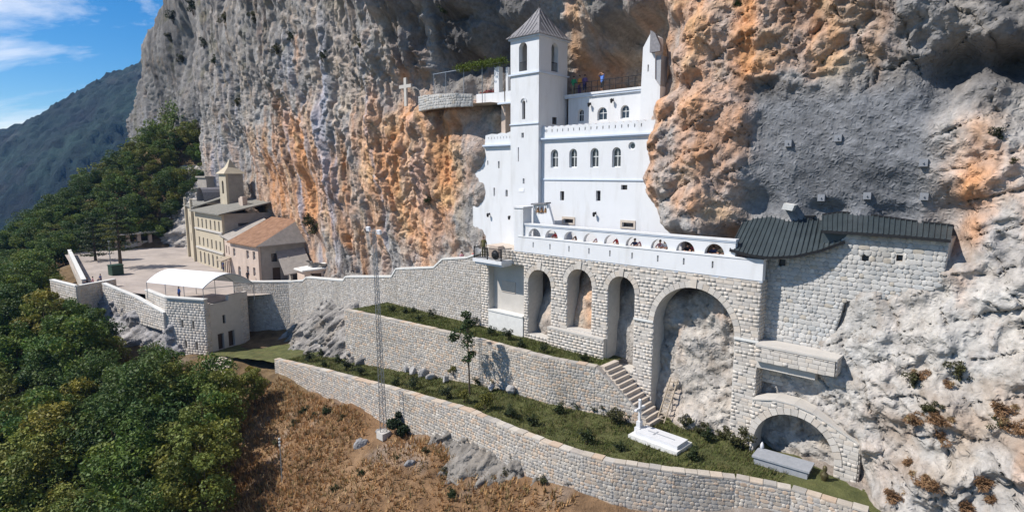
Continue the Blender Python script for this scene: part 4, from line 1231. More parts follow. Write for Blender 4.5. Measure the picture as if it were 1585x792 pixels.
def a_solid(u, z):
    x = -4.6 + u
    if -3.68 < x < .53 and z < -7.55:
        return False
    for xc, w, z0, z1 in arches:
        r = w / 2
        sp = z1 - r
        if z < z0:
            continue
        if z < sp:
            if abs(x - xc) < r + .01:
                return False
        elif (x - xc) ** 2 + (z - sp) ** 2 < (r + .42) ** 2:
            return False
    return True
st = coursed((-4.6, AY), (19.8, AY), -18.2, -6.47, a_solid, .235, (.30, .56), .022, .10)
st += coursed((19.8, AY), (19.8, .4), -18.2, -6.47, lambda u, z: True, .235, (.30, .56), .022, .10)
lay_stones(ar, st, 'ashlar', 'pale', PAL_PALE, 300, 8.5)
for xc, w, z0, z1 in arches:                       # arch stones
    r = w / 2
    sp = z1 - r
    n = max(11, int(math.pi * (r + .2) / .42) | 1)
    for k in range(n):
        t0, t1 = math.pi * k / n + .012 / r, math.pi * (k + 1) / n - .012 / r
        key = k == n // 2
        ro_, ri = r + (.62 if key else .40), r + .004
        pr = AY - (.10 if key else .045)
        v = MB()
        k_ = random.uniform(.93, 1.08)
        tn = tuple(c * k_ for c in random.choice(PAL_PALE))
        v.prism([(xc + ri * math.cos(t0), sp + ri * math.sin(t0)), (xc + ro_ * math.cos(t0), sp + ro_ * math.sin(t0)), (xc + ro_ * math.cos(t1), sp + ro_ * math.sin(t1)), (xc + ri * math.cos(t1), sp + ri * math.sin(t1))], pr, AY + .3, tn)
        part('keystone' if key else 'voussoir', v, M['ashlar'], ar)
im = MB()
im.box(11.09, 12.655, AY - .1, AY - .055, -10.32, -10.16)
im.box(18.345, 19.86, AY - .1, AY - .055, -10.32, -10.16)
part('impost_band', im, M['coping'], ar)
pl_ = MB()
pl_.box(3.45, 8.84, AY - .42, AY - .052, -14.6, -12.3)
pl_.box(3.45, 8.84, AY - .48, AY - .052, -12.297, -12.16)
part('plinth', pl_, M['concrete'], ar)
lay_stones(ar, coursed((3.45, AY - .42), (8.84, AY - .42), -14.6, -12.33, lambda u, z: True, .235, (.30, .56), .022, .1), 'ashlar', 'pale', PAL_PALE, 0)
# terrace floor and the white gallery wall with half-round openings
gw = thing('terrace_gallery_wall', 'white terrace wall with half-round openings and narrow slits above the arcade', 'wall', (9, -2.6, -6.45))
cen = [on_plane(u, 378, AY).x for u in (826, 852, 881.5, 912.5, 945, 979.5, 1019.5, 1060, 1105)]
lowb = MB()
lowb.prism(rect_loop(-.55, 19.85, -6.455, -5.22), AY - .06, AY + .42, None, [rect_loop(x - .06, x + .06, -6.0, -5.55) for x in cen])
part('lower_wall', lowb, M['white'], gw)
slb = MB()
for x in cen:
    slb.box(x - .058, x + .058, AY + .2, AY + .24, -5.998, -5.552)
part('slit_back', slb, M['mortar_dark'], gw)
sill = MB()
sill.box(-.1, 19.88, AY - .1, AY + .46, -5.217, -5.13)
part('sill', sill, M['white'], gw)
upw = MB()
cuts = [(.46, -5.127)]
for x in cen:
    cuts += [(x - .66, -5.127)]
    for k in range(1, 12):
        t = math.pi * (1 - k / 12)
        cuts.append((x + .66 * math.cos(t), -5.127 + .68 * math.sin(t)))
    cuts += [(x + .66, -5.127)]
cuts += [(18.05, -5.127), (18.05, -4.2), (.46, -4.2)]
upw.prism(cuts, AY + .1, AY + .45)
part('upper_wall', upw, M['white'], gw)
cpg = MB()
cpg.box(.46, 18.1, AY + .02, AY + .53, -4.197, -4.07)
part('coping', cpg, M['white'], gw)
cpg = MB()
cpg.box(.46, 18.1, AY + .06, AY + .098, -4.29, -4.2)
part('painted_coping_shadow', cpg, M['trim'], gw)  # added strip that paints in the shadow line under the coping
pil = MB()
pil.box(-.55, .455, AY - .06, -1.6, -5.22, -2.86)
pil.box(-.62, .53, AY - .13, -1.53, -2.857, -2.72)
part('end_pillar', pil, M['white'], gw)
tf = MB()
tf.box(-4.5, 18.9, -2.17, -.003, -6.6, -6.32)
part('terrace_floor', tf, M['terrace'], gw)
ns = MB()
ns.box(-.55, 19.85, AY - .02, AY + .1, -6.55, -6.458)
part('string_course', ns, M['trim'], gw)
# balcony at the left end
ba = thing('balcony', 'small white balcony with dark iron railing at the left end of the arcade', 'balcony', (-2.4, -3.3, -7.5))
b = MB()
b.box(-4.2, -.75, -4.0, -2.62, -7.55, -7.25)
b.box(-4.1, -.85, -3.85, -2.62, -7.75, -7.553)
part('slab', b, M['white'], ba)
b = MB()
for k in range(24):
    x = -4.1 + k * (3.25 / 23)
    b.box(x - .012, x + .012, -3.93, -3.906, -7.25, -6.3)
for k in range(10):
    y = -3.85 + k * .125
    b.box(-.86, -.836, y - .012, y + .012, -7.25, -6.3)
    b.box(-4.12, -4.096, y - .012, y + .012, -7.25, -6.3)
for z in (-6.3, -7.12):
    b.box(-4.14, -.82, -3.95, -3.89, z, z + .05)
    b.box(-.88, -.82, -3.888, -2.65, z, z + .05)
    b.box(-4.14, -4.08, -3.888, -2.65, z, z + .05)
for x in (-4.11, -2.5, -.85):
    b.box(x - .035, x + .035, -3.96, -3.955 + .07, -7.25, -6.22)
part('railing', b, M['iron'], ba)
b = MB()
b.tube((-1.45, -4.0, -6.75), (-1.45, -4.1, -6.75), .42, .36, 20)
b.tube((-1.45, -4.1, -6.75), (-1.45, -4.16, -6.75), .3, .16, 20)
single('round_dish', b, M['iron'], 'round black dish hung on the balcony railing', 'dish', (-1.45, -4.05, -6.75))
b = MB()
b.box(-3.3, -2.2, -2.9, -2.2, -7.249, -6.2)
single('stone_pedestal', b, M['rose'], 'pinkish stone block standing on the balcony behind the railing', 'pedestal', (-2.8, -2.5, -7.25))

# ================================================================== RIGHT STONE HOUSE
sh = thing('stone_house', 'rubble stone house with dark sheet roofs wedged under the grey cliff', 'house', (24, -1.6, -8))
RY = -1.6
poly = [(19.6, -13.0), (23.4, -13.0), (23.55, -10.1), (24.1, -7.2), (26.3, -6.75), (28.5, -5.8), (28.6, -3.35), (24.1, -3.35), (23.5, -3.9), (21.9, -4.55), (19.6, -4.8)]
wn_ = []
for u, v, s in ((1210, 408, .42), (1339, 400, .36), (1392, 400, .30)):
    p = on_plane(u, v, RY)
    wn_.append((p.x, p.z - s / 2, s, s * 1.15))
core = MB()
core.prism(poly, RY + .012, RY + .6, None, [rect_loop(x - w / 2, x + w / 2, z, z + h) for x, z, w, h in wn_])
core.box(28.0, 28.6, RY + .601, 1.2, -6.5, -3.36)
part('wall_core', core, M['mortar'], sh)
for x, z, w, h in wn_:
    window(sh, (0, RY), (1, RY), x, z, w, h, False, .2, 'wood_dark', (0, 0), .04)
def inpoly(P, x, z):
    c = False
    for i in range(len(P)):
        (x1, z1), (x2, z2) = P[i], P[i - 1]
        if (z1 > z) != (z2 > z) and x < (x2 - x1) * (z - z1) / (z2 - z1) + x1:
            c = not c
    return c
def h_solid(u, z):
    x = 19.6 + u
    if any(abs(x - a) < w / 2 + .03 and b - .03 < z < b + h + .03 for a, b, w, h in wn_):
        return False
    return inpoly(poly, x, z)
lay_stones(sh, coursed((19.6, RY), (28.6, RY), -13, -3.3, h_solid, .26, (.24, .44), .04, .22), 'rubble', 'house', PAL_HOUSE, 300, 7)
def sheet_roof(root, top_pts, bot_pts, n, name, thick=.09, rib=.055):
    """roof sheets between two polylines; every sheet a part, seams proud"""
    def along(P, t):
        P = [Vector(p) for p in P]
        L = [0]
        for a, b in zip(P, P[1:]):
            L.append(L[-1] + (b - a).length)
        d = t * L[-1]
        for k in range(len(P) - 1):
            if d <= L[k + 1] + 1e-6:
                return P[k].lerp(P[k + 1], (d - L[k]) / (L[k + 1] - L[k]))
        return P[-1]
    ro = part(name, MB().add([along(top_pts, 0), along(top_pts, 1), along(bot_pts, 1), along(bot_pts, 0)], []), M['metal_roof'], root)
    for k in range(n):
        a, b = along(top_pts, k / n), along(top_pts, (k + 1) / n)
        c, d = along(bot_pts, (k + 1) / n), along(bot_pts, k / n)
        dn = Vector((0, 0, -thick))
        m = MB()
        e = .004
        a2, b2, c2, d2 = a.lerp(b, e), b.lerp(a, e), c.lerp(d, e), d.lerp(c, e)
        m.add([a2, b2, c2, d2, a2 + dn, b2 + dn, c2 + dn, d2 + dn], [(3, 2, 1, 0), (4, 5, 6, 7), (0, 1, 5, 4), (1, 2, 6, 5), (2, 3, 7, 6), (3, 0, 4, 7)])
        m.bar(a + Vector((0, 0, .03)), d + Vector((0, 0, .03)), rib, .07)
        part('roof_sheet', m, M['metal_roof'], ro, root)
    m = MB()
    prev = None
    for k in range(n + 1):
        q = along(bot_pts, k / n) + Vector((0, -.02, -thick * .5))
        if prev is not None:
            m.bar(prev, q, .09, thick + .06)
        prev = q
    part('eave_trim', m, M['iron'], ro, root)
    m = MB()
    prev = None
    for k in range(n + 1):
        q = along(top_pts, k / n) + Vector((0, .0, .05))
        if prev is not None:
            m.bar(prev, q, .16, .09)
        prev = q
    part('ridge_flashing', m, M['iron'], ro, root)
T1 = [on_plane(u, v, 1.9) for u, v in ((1160, 324), (1200, 322), (1240, 325), (1273, 338), (1309, 350))]
B1 = [on_plane(u, v, y) for u, v, y in ((1130, 386, -2.55), (1160, 394, -2.9), (1190, 398, -2.85), (1230, 396, -2.6), (1270, 387, -2.3), (1308, 373, -1.9))]
sheet_roof(sh, T1, B1, 22, 'curved_roof')
T2 = [on_plane(u, v, 1.3) for u, v in ((1273, 333), (1300, 329), (1345, 333), (1400, 341), (1440, 346), (1475, 350))]
B2 = [on_plane(u, v, -2.0) for u, v in ((1272, 357), (1340, 361), (1410, 366), (1472, 372))]
sheet_roof(sh, [p + Vector((0, 0, .0)) for p in T2], B2, 24, 'long_roof')
part('gable_infill', MB().box(22.7, 24.08, -1.5, -1.3, -4.6, -3.22), M['metal_roof'], sh)
cm_ = MB()
p = on_plane(1254, 338, 1.4)
cm_.box(p.x - .2, p.x + .2, p.y - .2, p.y + .2, p.z - .5, p.z + .12)
cm_.box(p.x - .26, p.x + .26, p.y - .26, p.y + .26, p.z + .122, p.z + .2)
part('chimney', cm_, M['iron'], sh)
p = on_plane(1222, 320, .5)
single('concrete_block', MB().obox((p.x, .5, p.z), (.3, .05, -.05), (-.05, .45, 0), (.06, 0, .18)), M['coping'], 'small white concrete block above the curved dark roof', 'block', (p.x, .5, p.z - .2))
# parapet ledge below the house
lp = thing('ledge_wall', 'short stone parapet ledge below the rubble house beside the arcade', 'wall', (22, -3.1, -11.3))
b = MB()
b.box(19.9, 24.25, -3.15, -1.7, -11.25, -10.33)
part('wall_core', b, M['mortar'], lp)
b = MB()
b.box(19.88, 24.36, -3.26, -1.68, -10.327, -10.2)
part('coping', b, M['concrete'], lp)
b = MB()
b.box(19.9, 23.2, -2.9, -1.75, -11.75, -11.253)
part('support_slab', b, M['concrete'], lp)
lay_stones(lp, coursed((19.9, -3.2), (24.25, -3.2), -11.25, -10.35, lambda u, z: True, .25, (.30, .56), .025, .12) + coursed((24.3, -3.15), (24.3, -1.7), -11.25, -10.35, lambda u, z: True, .25, (.30, .56), .025, .12), 'ashlar', 'pale', PAL_PALE, 300)
# small arch over the tomb
sa = thing('tomb_arch', 'low stone arch over a tomb beside the foot of the arcade', 'arch', (22.5, -3.2, -17.6))
SY = -3.2
spoly = [(19.88, -19.2), (25.75, -19.2), (25.75, -14.72), (24.6, -14.2), (23.3, -13.62), (22.3, -13.42), (21.2, -13.42), (19.88, -13.75)]
sh_arch = (22.35, 4.5, -18.3, -14.05)
core = MB()
core.prism(spoly, SY + .012, SY + 1.3, None, [arch_loop(*sh_arch, 24)])
part('wall_core', core, M['mortar'], sa)
def s_solid(u, z):
    x = 19.88 + u
    r = 2.25
    sp = -14.05 - r
    if z < sp and abs(x - 22.35) < r + .01:
        return False
    if z >= sp and (x - 22.35) ** 2 + (z - sp) ** 2 < (r + .42) ** 2:
        return False
    return inpoly(spoly, x, z + .1)
lay_stones(sa, coursed((19.88, SY), (25.75, SY), -19, -13.4, s_solid, .24, (.30, .56), .025, .1) + coursed((25.8, SY), (25.8, SY + 1.3), -19, -14.75, lambda u, z: True, .24, (.30, .56), .025, .1), 'ashlar', 'pale', PAL_PALE, 300)
r = 2.25
sp = -14.05 - r
for k in range(19):
    t0, t1 = math.pi * k / 19 + .006, math.pi * (k + 1) / 19 - .006
    v = MB()
    v.prism([(22.35 + a * math.cos(t), sp + a * math.sin(t)) for a, t in ((r + .004, t0), (r + .4, t0), (r + .4, t1), (r + .004, t1))], SY - .05, SY + .4, random.choice(PAL_PALE))
    part('voussoir', v, M['ashlar'], sa)
cpp = MB()
tp = spoly[2:]
for a, b in zip(tp, tp[1:]):
    cpp.bar((a[0], SY + .6, a[1] + .03), (b[0], SY + .6, b[1] + .03), 1.32, .08)
part('coping', cpp, M['concrete'], sa)
tb = thing('tomb_chest', 'grey stone tomb chest on a pale base in front of the low arch', 'tomb', (21.6, -3.9, -17.7))
b = MB()
b.obox((21.9, -4.0, -17.6), (2.0, .15, 0), (-.07, .95, 0), (0, 0, .25))
part('base', b, M['coping'], tb)
b = MB()
b.obox((22.1, -3.95, -17.0), (1.45, .11, 0), (-.045, .6, 0), (0, 0, .34))
part('chest', b, M['greystone'], tb)
b = MB()
b.obox((22.1, -3.95, -16.6), (1.55, .115, 0), (-.05, .68, 0), (0, 0, .055))
part('lid', b, M['greystone'], tb)
b = MB()
b.lathe((20.7, -3.4, -17.35), [(.2, 0), (.2, .12), (.09, .2), (.07, .8), (.12, .85), (.1, 1.05), (.02, 1.2)], 10)
single('stone_candle_post', b, M['marble'], 'slim white stone post beside the grey tomb chest', 'post', (20.7, -3.4, -17.35), smooth=True)
b = MB()
b.lathe((24.35, -4.0, -17.7), [(.3, 0), (.3, .15), (.16, .25), (.14, .75), (.22, .95), (.2, 1.1), (.08, 1.2), (.13, 1.35), (.11, 1.5), (.02, 1.58)], 10)
single('stone_bust', b, M['bronze'], 'small dark bust on a pedestal at the right foot of the low arch', 'statue', (24.35, -4.0, -17.7), smooth=True)
b = MB()
for k in range(3):
    b.obox((25.0 + k * .55, -5.0 - k * .25, -17.65 - k * .22), (.5, .12, 0), (-.2, .7, 0), (0, 0, .14))
single('stone_slabs', b, M['coping'], 'pale stepping slabs below the right foot of the low arch', 'steps', (25.0, -5, -17.8))

# ================================================================== GARDENS, STEPS, RETAINING WALLS
def zgar(x):
    return float(np.interp(x, [-60, -40, -24, 2, 40], [-22.6, -21.8, -19.6, -17.05, -17.05]))
W2 = [(-19.5, 7.6, -13.75), (-9, 6.9, -13.6), (0, 6.3, -13.55), (6, 6.0, -13.6), (9.6, 5.1, -13.65), (11.3, 4.75, -15.0), (13.3, 4.5, -16.55)]
W3 = [(-27, 11.7), (-17, 11.6), (-6.5, 11.6), (3, 11.65), (8.0, 11.75), (10.7, 11.65), (13, 11.4), (15, 10.9), (18, 9.5), (20.9, 7.8), (23.5, 6.9), (27, 6.5)]
def wall_run(root, pts, base, style='rubble', key='warm', pal=PAL_WARM, thick=.5, cap=None, ch_=.215, bl=(.19, .38), dep=.03, core_mat='mortar_dark', limit=300, capmat='coping', cap_h=.1, over=.06, min_px=8.0):
    """wall along (x,out,ztop) points, face on the valley side; base(x,out)->z"""
    stones = []
    for k, ((x0, o0, z0), (x1, o1, z1)) in enumerate(zip(pts, pts[1:])):
        L = math.hypot(x1 - x0, o1 - o0)
        b0, b1 = base(x0, o0) - .5, base(x1, o1) - .5
        cm2 = MB()
        panel(cm2, (x0, -o0), (x1, -o1), [(0, b0), (L + .02, b1), (L + .02, z1), (0, z0)], thick)
        part('wall_core', cm2, M[core_mat], root)
        lo, hi = min(b0, b1), max(z0, z1)
        stones += coursed((x0, -o0), (x1, -o1), lo, hi, lambda u, z: b0 + (b1 - b0) * u / L < z < z0 + (z1 - z0) * u / L - ch_ * .25, ch_, bl, dep, .24)
        if cap:
            dx, dy = (x1 - x0) / L, -(o1 - o0) / L
            a = Vector((x0 - dy * thick / 2, -o0 + dx * thick / 2, z0 + cap_h / 2 + .003))
            c = Vector((x1 - dy * thick / 2, -o1 + dx * thick / 2, z1 + cap_h / 2 + .003))
            rough_cap = capmat == 'ashlar'
            n = max(1, int((c - a).length / (.62 if rough_cap else 1.3)))
            for i in range(n):
                m = MB()
                dz = Vector((0, 0, random.uniform(-.02, .025) if rough_cap else 0))
                gp = .02 if rough_cap else .004
                m.bar(a.lerp(c, i / n + gp / n) + dz, a.lerp(c, (i + 1) / n - gp / n) + dz, thick + over * 2 + (random.uniform(-.06, .05) if rough_cap else 0), cap_h, random.choice(pal))
                part('coping_stone', m, M[capmat], root)
    lay_stones(root, stones, style, key, pal, limit, min_px)
w2 = thing('garden_wall', 'rubble retaining wall between the upper and lower garden beside the steps', 'wall', (0, -6.3, -17.5))
wall_run(w2, W2, lambda x, o: zgar(x), cap=True, capmat='ashlar', cap_h=.08, over=.03)
w3 = thing('garden_wall', 'long curving rubble retaining wall along the outer edge of the lower garden', 'wall', (0, -11.5, -19.5))
W3z = [(x, o, zgar(x) + .32) for x, o in W3]
wall_run(w3, W3z, lambda x, o: min(ground(x, o + .7), zgar(x) - 1.6) - .3, cap=True, capmat='ashlar', cap_h=.09, over=.03)

def sheet(name, inner, outer, zf, mat, n_across=40, noise=.05, kind='structure'):
    """ground sheet between two (x,out) polylines parametrised by x"""
    x0 = max(inner[0][0], outer[0][0])
    x1 = min(inner[-1][0], outer[-1][0])
    X_ = np.linspace(x0, x1, int((x1 - x0) / .3) + 1)
    i_ = np.interp(X_, [p[0] for p in inner], [p[1] for p in inner])
    o_ = np.interp(X_, [p[0] for p in outer], [p[1] for p in outer])
    t = np.linspace(0, 1, n_across)[:, None]
    O_ = i_[None] * (1 - t) + o_[None] * t
    XX = np.tile(X_, (n_across, 1))
    ZZ = np.array([zf(x) for x in X_])[None] + fbm(XX * .9, O_ * .9, XX * 0, 4, 201) * noise
    idx = np.arange(XX.size).reshape(XX.shape)
    F_ = np.stack([idx[:-1, :-1], idx[1:, :-1], idx[1:, 1:], idx[:-1, 1:]], -1).reshape(-1, 4)
    return struct(name, numpy_mesh(name, np.stack([XX, -O_, ZZ], -1).reshape(-1, 3), F_, None, mat, smooth=True), kind)
sheet('lower_garden', [(-44, 3), (-20, 1.5), (-4, 1.5), (0, 1.2), (28, 1.0)], [(-44, 13.2), (-27, 11.4)] + [(x, o - .25) for x, o in W3[1:]] + [(28, 6.3)], zgar, M['lawn'], 44, .16)
sheet('upper_garden', [(-19, 1.2), (-5, 1.6), (9.7, 1.6)], [(-19.5, 7.4)] + [(x, o - .3) for x, o, z in W2[1:5]] + [(9.75, 4.8)], lambda x: -13.72, M['lawn'], 30, .1)
stp = thing('garden_steps', 'stone steps descending between the garden wall and the arcade pier', 'steps', (11.5, -3.5, -17))
for k in range(13):
    x = 9.65 + k * .31
    z = -13.62 - k * .262
    b = MB()
    b.box(x, x + .36, -4.55, -2.72, z - .6, z - .08)
    b.box(x - .03, x + .36, -4.58, -2.72, z - .077, z)
    part('step', b, M['terrace'], stp)

# left stepped wall along the approach path
LW = [on_plane(u, v, -2.6) for u, v in ((744, 392), (722, 400), (685, 402), (671, 415), (613, 417), (606, 429), (535, 429), (531, 435), (474, 430), (469, 435))]
LWp = [(p.x, 2.6, p.z) for p in LW][::-1]
LWp = [(-47.4, 7.6, -14.45), (-44, 5.2, -14.4), (-40.6, 3.2, -14.2)] + LWp[0:]
lw2 = thing('approach_wall', 'long stepped stone wall with white coping along the approach path', 'wall', (-20, -2.6, -14))
def lw_base(x, o):
    return float(np.interp(x, [-47, -41, -34, -27, -20, -16, -4], [-22, -21.5, -20.6, -19.6, -15.5, -13.9, -13.9]))
wall_run(lw2, LWp, lw_base, key='grey', pal=PAL_GREY, cap=True, capmat='coping', cap_h=.16, over=.08, ch_=.215, bl=(.20, .38), min_px=5.5, thick=.55)
# path behind it
pm = MB()
pp_ = [(x, o, z - 1.05) for x, o, z in LWp]
for (x0, o0, z0), (x1, o1, z1) in zip(pp_, pp_[1:]):
    b0, b1 = -1.6 - max(0, (-38 - x0)) * .35, -1.6 - max(0, (-38 - x1)) * .35
    pm.add([(x0, -o0 + .5, z0), (x1, -o1 + .5, z1), (x1, -b1, z1), (x0, -b0, z0)], [(0, 1, 2, 3)])
struct('approach_path', pm.mesh('approach_path', M['terrace']))

# ================================================================== WHITE GRAVE WITH CROSS
gv = thing('grave', 'white marble grave slab with standing stone cross in the lower garden', 'grave', (15.2, -5.9, -17))
b = MB()
b.obox((15.25, -6.0, -16.92), (1.75, -.06, 0), (.03, .95, 0), (0, 0, .14))
part('plinth', b, M['coping'], gv)
b = MB()
b.obox((15.35, -6.0, -16.66), (1.5, -.05, 0), (.02, .66, 0), (0, 0, .115))
part('slab', b, M['marble'], gv)
b = MB()
b.obox((15.35, -6.0, -16.535), (.95, -.03, 0), (.001, .045, 0), (0, 0, .012))
b.obox((14.95, -5.99, -16.535), (.045, 0, 0), (.008, .3, 0), (0, 0, .0118))
part('inlaid_cross', b, M['greystone'], gv)
b = MB()
b.box(13.5, 13.9, -6.2, -5.6, -17.0, -16.5)
b.box(13.56, 13.84, -6.08, -5.72, -16.497, -16.1)
cz = -16.097
b.box(13.63, 13.77, -5.98, -5.82, cz, cz + 1.35)
b.box(13.632, 13.768, -6.35, -5.983, cz + .75, cz + .91)
b.box(13.632, 13.768, -5.817, -5.45, cz + .75, cz + .91)
for yy, zz in ((-6.38, .83), (-5.42, .83)):
    b.tube((13.62, yy, cz + zz), (13.78, yy, cz + zz), .1, .1, 10)
b.tube((13.62, -5.9, cz + 1.4), (13.78, -5.9, cz + 1.4), .1, .1, 10)
part('cross', b, M['marble'], gv)

# ================================================================== LATTICE MAST
mt = thing('lattice_mast', 'slim steel lattice mast with floodlights at the top beside the garden wall', 'mast', (-5.3, -12.9, -20.6))
H0, H1 = -20.6, -4.3
legs = []
lean = Vector((-.55, .1, 0))
for k in range(3):
    a = 2 * math.pi * k / 3 + .4
    p0 = Vector((-5.3 + .30 * math.cos(a), -12.9 + .30 * math.sin(a), H0))
    p1 = Vector((-5.3 + .13 * math.cos(a), -12.9 + .13 * math.sin(a), H1)) + lean
    legs.append((p0, p1))
    part('leg', MB().tube(p0, p1, .03, .022, 6), M['galv'], mt)
br = MB()
nb = 34
for i in range(nb):
    for k in range(3):
        a0, a1 = legs[k]
        b0, b1 = legs[(k + 1) % 3]
        t0, t1 = i / nb, (i + 1) / nb
        br.tube(a0.lerp(a1, t0), b0.lerp(b1, t1), .012, .012, 4, cap=False)
        br.tube(a0.lerp(a1, t0), b0.lerp(b1, t0), .012, .012, 4, cap=False)
part('bracing', br, M['galv'], mt)
topc = (legs[0][1] + legs[1][1] + legs[2][1]) / 3
b = MB()
b.bar(topc + Vector((-.75, 0, -.2)), topc + Vector((.95, 0, -.35)), .05)
b.bar(topc + Vector((0, 0, -.3)), topc + Vector((0, 0, .1)), .06)
part('crossarm', b, M['galv'], mt)
for dx, dz in ((-.62, .03), (.82, -.12)):
    b = MB()
    c = topc + Vector((dx, -.12, dz))
    b.obox(c, (.21, 0, 0), (0, .09, .03), (0, -.04, .15))
    part('floodlight', b, M['lamp_glass'], mt)
b = MB()
b.obox((-5.3, -12.9, -20.75), (.42, 0, 0), (0, .42, 0), (0, 0, .28))
part('footing', b, M['concrete'], mt)

# wooden ladder in the big arch
ld = thing('wooden_ladder', 'small wooden ladder leaning on the rock inside the big arch', 'ladder', (13.9, -2.9, -17))
p0, p1 = Vector((13.55, -3.3, -17.0)), Vector((13.75, -1.9, -14.2))
for dx in (0, .55):
    part('rail', MB().bar(p0 + Vector((dx, 0, 0)), p1 + Vector((dx, 0, 0)), .07), M['wood'], ld)
for k in range(8):
    q = p0.lerp(p1, (k + .6) / 8.3)
    part('rung', MB().bar(q + Vector((-.05, 0, 0)), q + Vector((.6, 0, 0)), .055), M['wood'], ld)

# ================================================================== CLIFF FIXTURES
for u, v, w in ((1221, 222, 'left of the upper pair'), (1298, 214, 'right of the upper pair'), (1430, 252, 'alone beside the pale boulder'), (1272, 306, 'above the curved roof'), (1343, 303, 'above the joint of the two roofs'), (1431, 304, 'above the right end of the long roof')):
    p = on_plane(u, v, .9)
    o = cliff_out(p.x, p.z)
    p = on_plane(u, v, -o)
    b = MB()
    b.box(p.x - .2, p.x + .2, -o - .16, -o + .25, p.z - .2, p.z + .2)
    b.tube((p.x, -o - .16, p.z), (p.x, -o - .24, p.z), .05, .04, 8)
    single('rock_anchor', b, M['plate'], 'square concrete rock anchor on the grey face, ' + w, 'rock anchor', p, 'rock anchors on the grey cliff')
# cross on the cliff, stone balustrade on the ledge
p = on_plane(628, 140, .2)
co = cliff_out(p.x, p.z)
c = thing('cliff_cross', 'large pale cross standing against the cliff beside the balustrade', 'cross', (p.x, -co - .5, 7.0))
p = on_plane(628, 140, -co - .55)
b = MB()
b.box(p.x - .2, p.x + .2, p.y - .1, p.y + .1, p.z - 1.6, p.z + 1.25)
part('upright', b, M['concrete'], c)
b = MB()
b.box(p.x - 1.0, p.x - .203, p.y - .1, p.y + .1, p.z + .22, p.z + .56)
b.box(p.x + .203, p.x + 1.0, p.y - .1, p.y + .1, p.z + .22, p.z + .56)
part('arm', b, M['concrete'], c)
bw = thing('balustrade_wall', 'low curved rubble parapet on the cliff ledge left of the tower', 'wall', (-10, -1.5, 6.0))
BW = [(-15.0, .6, 7.35), (-14.3, 1.6, 7.4), (-12.5, 2.1, 7.35), (-10.5, 2.2, 7.3), (-8.6, 1.9, 7.2), (-7.2, 1.1, 7.1)]
wall_run(bw, BW, lambda x, o: 6.5, key='house', pal=PAL_HOUSE, ch_=.24, bl=(.24, .42), thick=.4, min_px=5, limit=200)
lf = MB()
lf.add([(-15, -.4, 6.3), (-12.5, -1.8, 6.3), (-8.6, -1.6, 6.3), (-7.0, -.7, 6.3), (-5.5, -.4, 6.3), (-5.0, 4, 6.3), (-15, 3.5, 6.3)], [(0, 1, 2, 3, 4, 5, 6)])
struct('ledge_floor', lf.mesh('ledge_floor', M['terrace']))
pg = thing('pergola', 'thin steel pergola frame on the ledge beside the cliff', 'pergola', (-10, .2, 6.3))
b = MB()
for x in (-14.2, -12.4, -9.8, -7.3):
    part('post', MB().tube((x, .3, 6.3), (x, .3, 9.75), .035, .035, 6), M['galv'], pg)
part('beam', MB().bar((-14.3, .3, 9.75), (-4.6, .3, 9.72), .06), M['galv'], pg)

# ================================================================== PLAZA, GATEHOUSE, CANOPY
PZ = -15.9
pz = MB()
plz = [(-112, 15), (-66, 20.6), (-64.3, 17.2), (-61.2, 18.6), (-54.4, 15.8), (-47, 15.5), (-42.3, 12.9), (-43.9, 7.2), (-42, 2.5), (-41, -3), (-52, -8), (-75, -11), (-113, -15)]
pz.add([(x, -o, PZ) for x, o in plz], [tuple(range(len(plz)))])
struct('plaza', pz.mesh('plaza', M['paving']))
gh = thing('gatehouse', 'square cut-stone gatehouse with slit windows under the white canopy', 'gatehouse', (-44, -11, -22.5))
GA, GB, GC = (-42.0, -13.2), (-43.8, -7.3), (-47.2, -15.9)
LA = math.hypot(GA[0] - GC[0], GA[1] - GC[1])
LB = math.hypot(GA[0] - GB[0], GA[1] - GB[1])
sl_w = [(LA * .40, -18.9), (LA * .68, -19.0), (LA * .45, -21.5), (LA * .73, -21.6)]
b = MB()
lh = [rect_loop(u - .16, u + .16, z, z + 1.05) for u, z in sl_w]
panel(b, GC, GA, rect_loop(0, LA, -24, -15.25), .5, lh)
rh = [rect_loop(2.35, 2.75, -18.7, -17.6), rect_loop(1.5, 2.35, -21.9, -19.85), rect_loop(3.0, 3.9, -21.9, -19.85)]
panel(b, GA, GB, [(0, -24), (LB, -24), (LB, -15.25), (3.4, -15.25), (3.3, -15.9), (.5, -15.9), (.4, -15.25), (0, -15.25)], .5, rh)
part('walls', b, M['concrete'], gh)
for u, z in sl_w:
    window(gh, GC, GA, u, z, .32, 1.05, False, .25, 'wood_dark', (0, 0), .04)
window(gh, GA, GB, 2.55, -18.7, .4, 1.1, False, .22, 'wood_dark', (0, 0), .05)
for u, w in ((1.925, .85), (3.45, .9)):
    window(gh, GA, GB, u, -21.9, w, 2.05, False, .35, 'wood_dark', (0, 0), .08, 'wood_dark', name='doorway')
lay_stones(gh, coursed(GC, GA, -23.5, -15.5, lambda u, z: not any(abs(u - a) < .2 and c0 - .03 < z < c0 + 1.08 for a, c0 in sl_w), .32, (.4, .7), .010, .1)
           + coursed(GA, GB, -23.5, -15.95, lambda u, z: u < .7 or u > LB - 1.2, .32, (.4, .7), .010, .1), 'ashlar', 'pale', PAL_PALE, 300, 9)
b = MB()
gdir = Vector((GA[0] - GC[0], GA[1] - GC[1], 0)).normalized()
for P, Q in ((GC, GA),):
    b.bar((P[0], P[1] + .2, -15.17), (Q[0], Q[1] + .2, -15.17), .7, .15)
part('coping', b, M['coping'], gh)
